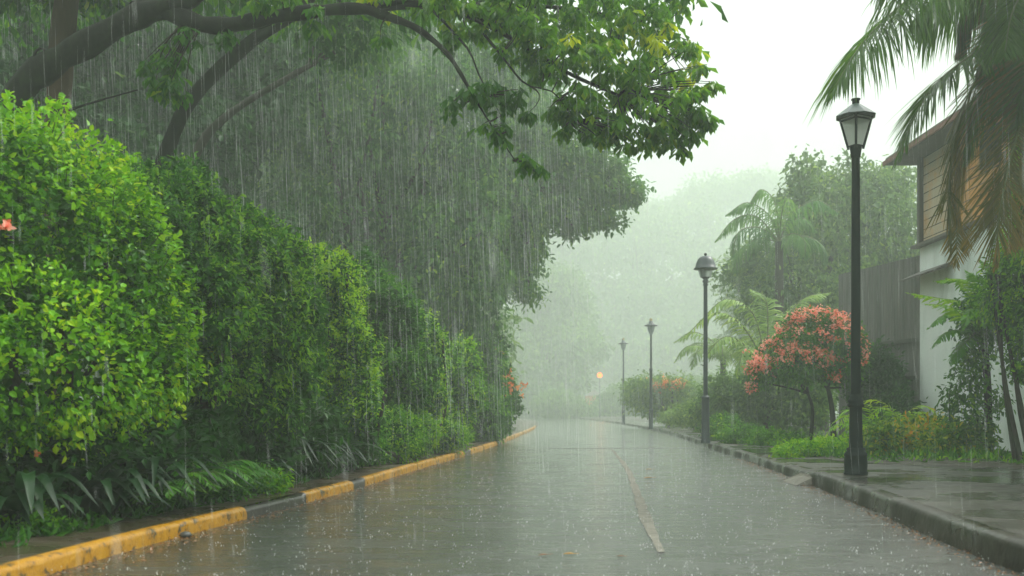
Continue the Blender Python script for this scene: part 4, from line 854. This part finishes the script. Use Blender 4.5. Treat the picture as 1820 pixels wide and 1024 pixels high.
def auto_fronds(hub, n, Ls, seed, el=(.1, 1.1), droop=.9, tint=.6, mat='leaf_palm'):
    r = np.random.default_rng(seed); out = []; hub = np.asarray(hub)
    for k in range(n):
        a = 2 * pi * k / n + r.uniform(-.3, .3); e = r.uniform(*el); L_ = Ls * r.uniform(.8, 1.15); dv = np.array([cos(a), sin(a), 0])
        p1 = hub + (dv * cos(e) + UP * sin(e)) * L_ * .35; p2 = p1 + (dv * cos(e - droop * .6) + UP * sin(e - droop * .6)) * L_ * .35; p3 = p2 + (dv * cos(e - droop * 1.5) + UP * sin(e - droop * 1.5)) * L_ * .33
        out.append(([hub, p1, p2, p3], tint + r.normal(0, .1), mat))
    return out
hub = W(1385, 430, 37)
palm('coconut_palm', 'misty palm with arching fronds left of the feathery tree', hub, auto_fronds(hub, 10, 2.6, 92, (.2, 1.2), 1.15, .55, 'leaf_weep') + [([hub, W(1345, 385, 37), W(1305, 390, 36.8), W(1272, 428, 36.6)], .7, 'leaf_weep'), ([hub, W(1378, 362, 37), W(1352, 337, 37), W(1328, 368, 37)], .7, 'leaf_weep')], 46, .8, .05, 93, tint=.7, hang=.8)
hub = W(1362, 650, 31)
palm('arching_palm', 'light green palm with broad arching fronds behind the pink flowering tree', hub, [([hub, W(1340, 560, 31), W(1290, 532, 30.8), W(1240, 575, 30.5)], .8, 'leaf_hazy'), ([hub, W(1320, 580, 30.6), W(1270, 556, 30.4), W(1215, 600, 30)], .88, 'leaf_hazy'), ([hub, W(1320, 610, 30.4), W(1285, 600, 30), W(1250, 640, 29.6)], .8, 'leaf_hazy'), ([hub, W(1365, 580, 31), W(1360, 530, 31.2), W(1335, 515, 31.4)], .75, 'leaf_hazy'), ([hub, W(1395, 570, 31.4), W(1430, 530, 31.8), W(1475, 520, 32)], .8, 'leaf_hazy'), ([hub, W(1400, 600, 31), W(1440, 570, 31), W(1480, 590, 31)], .7, 'leaf_hazy'), ([hub, W(1345, 630, 30.2), W(1322, 622, 29.6), W(1310, 670, 29.2)], .8, 'leaf_hazy'), ([hub, W(1362, 600, 32), W(1380, 560, 33), W(1400, 560, 34)], .7, 'leaf_hazy')],
     44, .62, .055, 94, trunk_r=.11, hang=.5)
hub = W(1285, 640, 44)
palm('coconut_palm', 'faint small palm in the mist between the dome lamp and the disc lamp', hub, auto_fronds(hub, 11, 2.6, 95, (.2, 1.1), 1.0, .7, 'leaf_hazy'), 34, .7, .06, 96, trunk_r=.11, hang=.6)

# pink flowering tree
r = np.random.default_rng(97)
lb = lobes_px([(1440, 605, 24, 62, 42, .8), (1385, 640, 24, 42, 36, .6), (1490, 615, 24, 42, 50, .7), (1350, 665, 23.8, 20, 32, .4), (1420, 650, 23.7, 60, 35, .7), (1500, 650, 24, 34, 34, .6), (1440, 570, 24, 42, 18, .6), (1520, 620, 24.2, 20, 28, .4)])
b0 = W(1482, 790, 24); b0[2] = .16
pt = thing('flowering_tree', 'small tree covered in coral pink blossoms beside the nearest lamp', 'tree', b0)
mb = MB()
mb.tube(spline([b0, W(1480, 740, 24), W(1474, 700, 24), W(1462, 665, 24), W(1440, 630, 24)], 14), np.linspace(.075, .035, 14), 'bark_dark', 8)
b1 = W(1440, 790, 24.2); b1[2] = .16
mb.tube(spline([b1, W(1444, 740, 24.1), W(1440, 710, 24), W(1420, 670, 24)], 12), np.linspace(.055, .025, 12), 'bark_dark', 7)
hb_ = [W(1470, 690, 24)] * 6 + [W(1437, 700, 24)] * 4
twigs(mb, 'bark_dark', hb_, [W(x, y, 24) for x, y in ((1500, 650), (1520, 620), (1440, 600), (1400, 630), (1470, 640), (1500, 690), (1385, 650), (1350, 680), (1400, 660), (1420, 640))], .03, .01, r, .1)
part(pt, 'trunk', mb)
mb = MB(); crown(mb, 'leaf_green', lb, 1900, 6, .10, .08, r, tint=(.4, .16, .12), droop=.45, shell=(.55, 1.05), lump=.2, lscale=2.4, seed=97); part(pt, 'crown', mb)
mb = MB(); P, N = surf_points(lb, 3800, r, (.94, 1.12), .15, 2.4, 97, .8); k_ = (N[:, 2] > -.15) & (vnoise(P, 3.2, 12) > -.5) & (r.random(len(P)) < np.clip(.25 + N[:, 2] * .5, .06, 1)); P = P[k_]
P = np.concatenate([P, W(1462, 640, 23.3) + r.normal(size=(22, 3)) * .10, W(1482, 665, 23.3) + r.normal(size=(12, 3)) * .07, W(1350, 645, 23.4) + r.normal(size=(30, 3)) * .14, W(1335, 690, 23.6) + r.normal(size=(10, 3)) * .08])
pos = np.repeat(P, 7, 0) + r.normal(size=(len(P) * 7, 3)) * .035
add_leaves(mb, 'petal_pink', pos, r.normal(size=pos.shape) + UP * .5, UP + r.normal(size=pos.shape) * .6, .07, .75, np.repeat(r.normal(.5, .25, len(P)), 7) + r.normal(0, .15, len(pos)), LEAF4); part(pt, 'blossom', mb)

# young tree and climber in front of the white wall
r = np.random.default_rng(98)
b0 = W(1757, 800, 18.6); b0[2] = .17; hub = W(1748, 575, 18.6)
yt = thing('tree_fern', 'slim dark stemmed tree fern against the white house wall', 'tree fern', b0)
mb = MB(); mb.tube(spline([b0, W(1756, 700, 18.6), W(1750, 620, 18.6), hub], 12), np.linspace(.075, .06, 12), 'bark_dark', 8); part(yt, 'trunk', mb)
for pts, tt in [([hub, W(1720, 540, 18.4), W(1670, 530, 18.2), W(1610, 520, 18)], .9), ([hub, W(1715, 560, 18.3), W(1680, 560, 18.1), W(1648, 585, 17.9)], .6), ([hub, W(1715, 585, 18.2), W(1685, 590, 18), W(1655, 620, 17.8)], .55), ([hub, W(1720, 570, 18), W(1690, 545, 17.6), W(1640, 540, 17.2)], .85), ([hub, W(1740, 530, 18.4), W(1720, 500, 18.3), W(1680, 495, 18.2)], .9), ([hub, W(1760, 520, 18.5), W(1765, 480, 18.5), W(1740, 462, 18.4)], .75),
                ([hub, W(1780, 530, 18.5), W(1810, 510, 18.4), W(1850, 540, 18.4)], .7), ([hub, W(1770, 560, 18), W(1795, 560, 17.6), W(1820, 600, 17.4)], .6), ([hub, W(1735, 560, 17.8), W(1725, 550, 17.3), W(1710, 590, 17)], .6), ([hub, W(1725, 600, 18.1), W(1705, 620, 17.9), W(1690, 650, 17.8)], .5), ([hub, W(1730, 530, 18.8), W(1700, 500, 18.9), W(1660, 500, 18.9)], .8), ([hub, W(1750, 545, 18.2), W(1742, 500, 18), W(1715, 480, 17.8)], .7), ([hub, W(1760, 550, 17.9), W(1770, 520, 17.5), W(1790, 520, 17.2)], .6)]:
    mb = MB(); frond(mb, pts, 40, .26, .045, .4, tt, r, 'leaf_green', 'rachis', .008, (.5, .1)); part(yt, 'frond', mb)
bush('climbing_plant', 'leafy climber round the tree fern stem on the white wall', [(1722, 680, 18.3, 26, 50, .3), (1735, 620, 18.4, 28, 40, .35), (1715, 740, 18.3, 30, 40, .35), (1740, 770, 18.2, 28, 30, .35), (1690, 700, 18.2, 12, 16, .15), (1775, 715, 18.5, 14, 20, .2), (1770, 560, 18.5, 50, 40, .5), (1735, 560, 18.4, 40, 40, .4)],
     'leaf_dark', 900, 5, .10, .08, 99, tint=(.55, .18, .14), stems=6, base_r=.015, group=None, cat='climber', droop=.6, shell=(.5, 1.1), wid=.5, lump=.2)
bush('leafy_shrub', 'bright green leafy tree crown cut by the right picture edge', [(1800, 490, 16.5, 36, 40, .6), (1822, 560, 16.3, 40, 50, .6), (1775, 540, 16.6, 26, 34, .4), (1840, 450, 16.5, 50, 60, .7), (1825, 640, 16.3, 26, 40, .4), (1835, 350, 15, 30, 120, .6), (1850, 180, 14.5, 40, 140, .7)],
     'leaf_bright', 2600, 6, .075, .07, 100, tint=(.45, .2, .14), stems=5, base_r=.04, group=None, cat='shrub', droop=.5, wid=.45, lump=.2, lscale=2.4, inner=.3)

# low planting on the right
def rp(name, label, lobes, mat, n, Ls, sp, seed, cat='shrub', **kw): return bush(name, label, lobes, mat, n, 6, Ls, sp, seed, base_r=.012, group='plants in the bed on the right', cat=cat, stems=3, zmin=.14, **kw)
rp('croton_shrub', 'yellow and orange leaved shrub at the corner of the white wall', [(1620, 775, 19.2, 42, 26, .4), (1660, 770, 19.4, 30, 24, .35), (1590, 785, 19, 26, 20, .3)], 'leaf_yellow', 620, .11, .07, 111, tint=(.62, .22, .18), shell=(.6, 1.1), lump=.2, wid=.5)
rp('croton_shrub', 'lime green shrub in front of the tree fern stem', [(1690, 785, 18.2, 34, 24, .35), (1725, 785, 18.2, 30, 22, .35), (1660, 795, 18.2, 24, 18, .3)], 'leaf_yellow', 520, .10, .07, 112, tint=(.42, .18, .12), shell=(.6, 1.1), lump=.2, wid=.5)
rp('low_shrub', 'yellow green low shrub immediately right of the nearest lamp base', [(1565, 780, 18.4, 26, 26, .35), (1540, 790, 18.4, 20, 20, .3)], 'leaf_yellow', 420, .09, .06, 113, tint=(.40, .2, .14), shell=(.6, 1.1), wid=.5)
rp('low_shrub', 'low green shrub spreading left of the nearest lamp base', [(1470, 800, 18.8, 50, 15, .5), (1420, 803, 18.6, 36, 14, .45), (1530, 790, 19, 24, 18, .4), (1395, 808, 18.2, 20, 11, .3)], 'leaf_bright', 1100, .075, .06, 114, tint=(.62, .16, .14), shell=(.5, 1.1), lump=.2, wid=.5)
rp('low_shrub', 'misty green shrub row left of the pink flowering tree', [(1370, 786, 24.5, 34, 15, .7), (1320, 778, 26, 40, 18, .7), (1290, 762, 29, 30, 22, .8), (1405, 790, 23.5, 30, 12, .6)], 'leaf_green', 1300, .10, .09, 115, tint=(.55, .16, .14), shell=(.5, 1.1), lump=.2, wid=.5)
rp('leafy_bush', 'tall misty bush below the arching palm behind the dome lamp', [(1310, 710, 33, 60, 50, 1.2), (1370, 700, 31, 50, 60, 1.2), (1430, 700, 30, 50, 60, 1.2), (1270, 730, 34, 30, 36, .9)], 'leaf_hazy', 1700, .15, .14, 116, tint=(.42, .16, .14), shell=(.6, 1.1), lump=.2, wid=.5, inner=.3, cat='bush')
rp('leafy_bush', 'dark shaded bush against the grey fence behind the nearest lamp post', [(1560, 690, 24.5, 50, 70, .5), (1590, 740, 23.5, 40, 40, .4)], 'leaf_forest', 1500, .12, .11, 117, tint=(.45, .16, .14), shell=(.6, 1.1), lump=.2, wid=.45, inner=.3, cat='bush')
for px, d, n, L_, tt, sd, lab in [(1575, 20.5, 13, .95, .75, 121, 'light green fern behind the yellow green shrub by the lamp'), (1618, 22, 12, 1.1, .8, 122, 'tall light fern against the grey fence at the wall corner'), (1540, 21, 11, .85, .65, 123, 'green fern directly behind the nearest lamp post'), (1690, 19.3, 10, .7, .6, 125, 'small fern at the foot of the white wall')]:
    fern_plant(px, d, n, L_, .03, lab, sd, 'leaf_bright', tint=tt, z=.17, group='plants in the bed on the right', rise=1.0)
rp('low_shrub', 'hazy green shrub at the pavement edge by the disc hood lamp', [(1245, 740, 40, 26, 20, .8), (1225, 735, 44, 22, 16, .8), (1205, 742, 50, 30, 10, .9)], 'leaf_hazy', 900, .14, .13, 118, tint=(.7, .16, .14), shell=(.5, 1.1), wid=.5)
# small misty flowering tree with two stems
r = np.random.default_rng(119)
lb = lobes_px([(1190, 690, 54, 34, 20, 1), (1150, 690, 55, 34, 20, 1.1), (1215, 700, 54, 28, 20, 1), (1170, 720, 55, 44, 18, 1.1), (1130, 700, 57, 24, 22, 1)])
b0 = W(1190, 745, 54); b0[2] = .16
st = thing('flowering_tree', 'misty small tree with orange blossoms and forked stems by the disc hood lamp', 'tree', b0, None)
mb = MB()
for q in ((1170, 700), (1195, 695), (1205, 705)): mb.tube(spline([b0, (b0 + W(*q, 54)) / 2 + np.array([.05, 0, 0]), W(*q, 54)], 8), np.linspace(.11, .05, 8), 'bark', 6)
part(st, 'trunk', mb)
mb = MB(); crown(mb, 'leaf_hazy', lb, 1100, 6, .2, .18, r, tint=(.6, .17, .14), shell=(.5, 1.06), seed=119); part(st, 'crown', mb)
mb = MB(); P = np.concatenate([W(1190, 682, 53.2) + r.normal(size=(50, 3)) * np.array([.45, .3, .16]), W(1168, 690, 53.4) + r.normal(size=(14, 3)) * .2]); pos = np.repeat(P, 6, 0) + r.normal(size=(len(P) * 6, 3)) * .06
add_leaves(mb, 'petal_orange', pos, r.normal(size=pos.shape), UP + r.normal(size=pos.shape) * .5, .13, .7, r.uniform(0, 1, len(pos)), LEAF4); part(st, 'blossom', mb)

# ---- palm with long fronds hanging in from the top right
hub = W(1845, -60, 12.6); base = np.array([7.0, 13.0, .13])
H = lambda *p: [hub] + [W(*q) for q in p]
palm('coconut_palm', 'tall palm at the right edge with green and dry brown fronds hanging over the house', hub, [
    (H((1740, -75, 12.2), (1620, -5, 11.8), (1535, 75, 11.5), (1478, 165, 11.4)), .62, 'leaf_palm', .5, 1.2),
    (H((1780, -110, 12.0), (1660, -70, 11.4), (1560, -30, 11.0)), .58, 'leaf_palm', .75, 1.3),
    (H((1800, 40, 12.3), (1730, 95, 12.1), (1650, 165, 12.0), (1590, 290, 12.0)), .55, 'leaf_palm', .35, .95),
    (H((1790, 60, 12.7), (1720, 170, 12.9), (1688, 300, 13.0), (1690, 440, 13.0)), .34, 'leaf_dry', .25, .95),
    (H((1840, 100, 12.4), (1810, 220, 12.3), (1780, 330, 12.3), (1755, 400, 12.3)), .45, 'leaf_dry', .25, .95),
    (H((1870, 120, 12.9), (1850, 260, 13), (1825, 370, 13.1), (1800, 440, 13.1)), .6, 'leaf_dry', .25, .85),
    (H((1790, -40, 12.8), (1735, -20, 13.0), (1712, 40, 13.1), (1708, 100, 13.1)), .3, 'leaf_palm', .8, .7),
    (H((1815, 0, 13.0), (1770, 60, 13.4), (1740, 150, 13.6)), .5, 'leaf_palm', .7, .8),
    (H((1830, -30, 11.8), (1800, 20, 11.4), (1785, 100, 11.2)), .52, 'leaf_palm', .5, .8),
    (H((1800, 60, 13.1), (1735, 190, 13.3), (1705, 330, 13.4), (1700, 475, 13.4)), .52, 'leaf_dry', .2, .95),
    (H((1850, 120, 12.2), (1805, 250, 12.0), (1778, 370, 11.9), (1770, 470, 11.9)), .5, 'leaf_dry', .2, .95),
    (H((1780, -60, 12.9), (1690, -30, 13.2), (1620, 40, 13.4)), .6, 'leaf_palm', .8, 1.2),
    (H((1830, 30, 12.8), (1790, 100, 13.0), (1740, 190, 13.2), (1715, 290, 13.3)), .5, 'leaf_palm', .3, .9),
    (H((1860, 40, 12.4), (1830, 130, 12.2), (1800, 230, 12.2)), .55, 'leaf_palm', .3, .9),
    (H((1900, -120, 12.6), (2000, -100, 12.6), (2090, 0, 12.6)), .55, 'leaf_palm', .7, 1.0),
    (H((1880, -130, 13.6), (1900, -130, 14.8), (1920, -40, 15.8)), .55, 'leaf_palm', .7, 1.0),
    (H((1850, -130, 11.8), (1860, -150, 10.6), (1880, -90, 9.8)), .55, 'leaf_palm', .7, 1.0),
    (H((1820, -160, 13.2), (1740, -190, 13.8), (1660, -140, 14.4)), .55, 'leaf_palm', .7, 1.0)],
    190, 1.05, .021, 131, trunk_r=.15, base=base, group=None, rr=.022)

# ================================================================== GROUND COVER, LITTER, LEAVES
r = np.random.default_rng(141)
mb = MB()
n = 9000; yy = 12 + 60 * r.random(n) ** 1.6; bx = np.interp(yy, BE[6:, 1], BE[6:, 0]); xx = bx + .1 + 3.5 * r.random(n) ** 1.3
k_ = (yy > 16) & (vnoise(np.c_[xx, yy, 0 * xx], 1.5, 9) > -.5) & ((xx < HX - .1) | (yy > 28)); pos = np.c_[xx, yy, np.full(n, .17)][k_]
add_leaves(mb, 'leaf_green', pos, UP * .8 + r.normal(size=pos.shape) * .7, r.normal(size=pos.shape), r.uniform(.08, .24, len(pos)), .22, r.normal(.6, .18, len(pos)), LEAF4)
n = 1600; pos = np.c_[r.uniform(7.0, 9.5, n), r.uniform(14.2, 17.5, n), np.full(n, .165)]; pos = pos[vnoise(pos, 2.2, 4) > .1]
add_leaves(mb, 'leaf_green', pos, UP * .6 + r.normal(size=pos.shape) * .7, r.normal(size=pos.shape), r.uniform(.04, .1, len(pos)), .3, r.normal(.7, .15, len(pos)), LEAF4)
tag(part(None, 'ground_cover', mb), 'grassy green weeds covering the bed on the right', kind='stuff')
mb = MB()
n = 9000; yy = 5.5 + 40 * r.random(n) ** 1.7; xx = np.interp(yy, LE[:, 1], LE[:, 0]) - .35 - np.abs(r.normal(0, .5, n)) - .15; pos = np.c_[xx, yy, np.full(n, .095)]; pos = pos[(vnoise(pos, 2.0, 4) > -.1) | (pos[:, 0] < np.interp(pos[:, 1], LE[:, 1], LE[:, 0]) - .95)]
add_leaves(mb, 'leaf_dark', pos, UP * .7 + r.normal(size=pos.shape) * .8, r.normal(size=pos.shape), r.uniform(.05, .14, len(pos)), .3, r.normal(.3, .2, len(pos)), LEAF4)  # tint lowered to paint in the shade at the hedge base
tag(part(None, 'ground_cover', mb), 'low weeds growing along the mud strip under the hedges', kind='stuff')
mb = MB()
n = 2600; yy = 4.5 + 16 * r.random(n) ** 1.3; off = np.abs(r.normal(0, .09, n)) + .01; left = r.random(n) < .6
xx = np.where(left, np.interp(yy, LE[:, 1], LE[:, 0]) + off * 1.3, np.interp(yy, RE[:, 1], RE[:, 0]) - off); pos = np.c_[xx, yy, np.full(n, .006)]
add_leaves(mb, 'leaf_brown', pos, r.normal(size=pos.shape) * np.array([1, 1, .12]), UP + r.normal(size=pos.shape) * .25, r.uniform(.012, .038, n), .5, .5, LEAF4)
tag(part(None, 'leaf_litter', mb), 'brown leaf bits washed into the gutters along both kerbs', kind='stuff')
def fallen(px, py, s, m, label, rz):
    d = F * CH / (py - HY); c = W(px, py, d); c[2] = .008
    o = thing('fallen_leaf', label, 'leaf', c, 'fallen leaves on the wet road'); mb = MB()
    tv, tf = LEAF6; V = tv * np.array([s * .55, s, s * .5]); a = R(rz); V = np.c_[V[:, 0] * cos(a) - V[:, 1] * sin(a), V[:, 0] * sin(a) + V[:, 1] * cos(a), V[:, 2] + s * .08] + c
    mb.add(V, tf, m); mb.add(V - np.array([0, 0, .0015]), tf[:, ::-1], m); mb.tube([c + (V[0] - c) * 1.0, V[0] - nrm(V[3] - V[0]) * s * .3], [.002, .0015], m, 4); part(o, 'blade', mb)
fallen(1160, 836, .13, 'leaf_fallen', 'yellow leaf lying far up the road right of the pale strip', 70)
fallen(1161, 851, .14, 'leaf_fallen', 'yellow leaf lying just in front of another yellow leaf', 95)
fallen(1022, 988, .085, 'leaf_fallen', 'amber leaf on the wet road near the bottom centre', 80)
fallen(976, 989, .075, 'leaf_brown', 'brownish leaf on the wet road left of the amber leaf', 100)
fallen(1110, 992, .06, 'leaf_brown', 'small dark leaf on the wet road right of the amber leaf', 60)
fallen(873, 846, .09, 'leaf_brown', 'tiny brown leaf standing alone in the middle of the road', 20)
c = W(330, 956, F * CH / (956 - HY)); c[2] = 0
o = thing('stone', 'small dark lump lying in the gutter against the yellow kerb', 'stone', c); mb = MB(); mb.lathe(c + np.array([0, 0, .004]), [(.03, 0), (.05, .015), (.04, .035), (.012, .045)], 'stone', 9); part(o, 'lump', mb)

# ================================================================== RAIN
r = np.random.default_rng(151)
def drops(mb, n, box, Lr, rad):
    P = np.c_[r.uniform(*box[0], n), r.uniform(*box[1], n), r.uniform(*box[2], n)]
    L_ = r.uniform(*Lr, n)[:, None]; w = (rad * r.uniform(.6, 1.4, n))[:, None]; ax = nrm(np.array([.035, .0, -1.]) + r.normal(0, .028, (n, 3)))
    a = np.array([1., 0, 0]); b = np.array([-.5, .866, 0]); c_ = np.array([-.5, -.866, 0])
    V = np.stack([P - ax * L_ * .5] + [P + ax * L_ * .1 + q * w for q in (a, b, c_)] + [P + ax * L_ * .5], 1)
    o = (np.arange(n) * 5)[:, None, None]; Fc = np.array([[0, 1, 2], [0, 2, 3], [0, 3, 1], [4, 2, 1], [4, 3, 2], [4, 1, 3]])
    mb.add(V.reshape(-1, 3), (Fc[None] + o).reshape(-1, 3), 'rain')
mb = MB()
drops(mb, 260, ((-3, 3), (1.2, 5), (.0, 3.2)), (.05, .14), .0009)
drops(mb, 3400, ((-9, 6), (5, 16), (0, 8)), (.25, .6), .0005)
drops(mb, 14000, ((-17, 2), (13, 34), (0, 14)), (.2, 1.6), .0014)
drops(mb, 16000, ((-20, 22), (34, 70), (0, 20)), (.4, 1.4), .0016)
tag(part(None, 'rain', mb), 'heavy falling rain streaking in front of everything', kind='stuff')

mb = MB(); n = 3600; yy = 4.5 + 22 * r.random(n) ** 1.5; lx_ = np.interp(yy, LE[:, 1], LE[:, 0]); rx_ = np.interp(yy, RE[:, 1], RE[:, 0]); xx = lx_ + (rx_ - lx_) * r.random(n); k_ = r.integers(2, 6, n); idx = np.repeat(np.arange(n), k_); k2 = len(idx)
P = np.c_[xx, yy, np.full(n, .012)][idx] + r.normal(size=(k2, 3)) * np.array([.014, .014, 0]); hh = r.uniform(.006, .05, k2) * r.random(k2); P[:, 2] += hh
w = (.0008 + .0030 * r.random(k2) ** 2)[:, None]; q = [np.array(a) for a in ((1., 0, 0), (-.5, .866, 0), (-.5, -.866, 0))]
V = np.stack([P - UP * w * 1.6] + [P + a * w for a in q] + [P + UP * w * 2.2], 1); o = (np.arange(k2) * 5)[:, None, None]; Fc = np.array([[0, 2, 1], [0, 3, 2], [0, 1, 3], [4, 1, 2], [4, 2, 3], [4, 3, 1]])
mb.add(V.reshape(-1, 3), (Fc[None] + o).reshape(-1, 3), 'rain'); tag(part(None, 'rain_splashes', mb), 'tiny splashes of rain jumping off the wet road', kind='stuff')

# ================================================================== HAZE
HAZE = 0.0047
m, nt, out = newmat('haze_air')
pv = nt.nodes.new('ShaderNodeVolumePrincipled'); pv.inputs['Color'].default_value = (.89, 1.0, .90, 1); pv.inputs['Density'].default_value = HAZE; pv.inputs['Anisotropy'].default_value = .35
nt.links.new(pv.outputs[0], out.inputs['Volume']); M['haze'] = m
mb = MB(); mb.box((0, 165, 31), (480, 460, 66), 'haze'); tag(part(None, 'haze', mb), 'pale rainy mist filling the air', kind='stuff')

# ================================================================== LIGHT, SKY, CAMERA
wd = bpy.data.worlds.new('World'); SC.world = wd; wd.use_nodes = True; nt = wd.node_tree; nt.nodes.clear()
el, az = R(52), R(62)      # sun height; azimuth from +Y towards +X
sky = nt.nodes.new('ShaderNodeTexSky'); sky.sky_type = 'NISHITA'; sky.sun_disc = False; sky.sun_elevation = el; sky.sun_rotation = az; sky.air_density = 1; sky.dust_density = 4
hs = nt.nodes.new('ShaderNodeHueSaturation'); hs.inputs['Saturation'].default_value = .12; hs.inputs['Value'].default_value = 1.15
nt.links.new(sky.outputs[0], hs.inputs['Color'])
# overcast cloud deck: mostly even white with the faint unevenness of the sky behind it
mx = nt.nodes.new('ShaderNodeMixRGB'); mx.inputs['Fac'].default_value = .6; mx.inputs['Color2'].default_value = (9.2, 9.6, 9.4, 1)
nt.links.new(hs.outputs[0], mx.inputs['Color1'])
tc = nt.nodes.new('ShaderNodeTexCoord'); sx = nt.nodes.new('ShaderNodeSeparateXYZ'); nt.links.new(tc.outputs['Generated'], sx.inputs[0])
mr = nt.nodes.new('ShaderNodeMapRange'); mr.inputs['From Min'].default_value = 0; mr.inputs['From Max'].default_value = 1; mr.inputs['To Min'].default_value = .30; mr.inputs['To Max'].default_value = 1.5; mr.interpolation_type = 'SMOOTHSTEP'
nt.links.new(sx.outputs['Z'], mr.inputs['Value'])
ov = nt.nodes.new('ShaderNodeVectorMath'); ov.operation = 'SCALE'; nt.links.new(mx.outputs[0], ov.inputs[0]); nt.links.new(mr.outputs[0], ov.inputs['Scale'])
bg = nt.nodes.new('ShaderNodeBackground'); bg.inputs['Strength'].default_value = .1; nt.links.new(ov.outputs[0], bg.inputs['Color'])
wo = nt.nodes.new('ShaderNodeOutputWorld'); nt.links.new(bg.outputs[0], wo.inputs['Surface'])
L = bpy.data.lights.new('sun', 'SUN'); L.energy = 1.5; L.angle = R(16); L.color = (1, .97, .9)
so = bpy.data.objects.new('sun', L); COL.objects.link(so)
import mathutils
dirv = mathutils.Vector((-cos(el) * sin(az), -cos(el) * cos(az), -sin(el))); so.rotation_euler = dirv.to_track_quat('-Z', 'Y').to_euler(); so.location = (0, 0, 40)

cam = bpy.data.cameras.new('camera'); co = bpy.data.objects.new('camera', cam); COL.objects.link(co); SC.camera = co
co.location = (0, 0, CH); co.rotation_euler = (R(90), 0, 0); cam.sensor_width = 36; cam.lens = 36.0
cam.shift_y = (HY - 512) / 1820; cam.clip_start = .1; cam.clip_end = 2000
cam.dof.use_dof = True; cam.dof.focus_distance = 15; cam.dof.aperture_fstop = 2.2
SC.view_settings.view_transform = 'Standard'; SC.view_settings.look = 'None'; SC.view_settings.exposure = 1.0; SC.view_settings.gamma = 1
SC.cycles.volume_bounces = 3; SC.cycles.max_bounces = 8; SC.cycles.transparent_max_bounces = 8; SC.cycles.diffuse_bounces = 4
SC.cycles.use_denoising = True
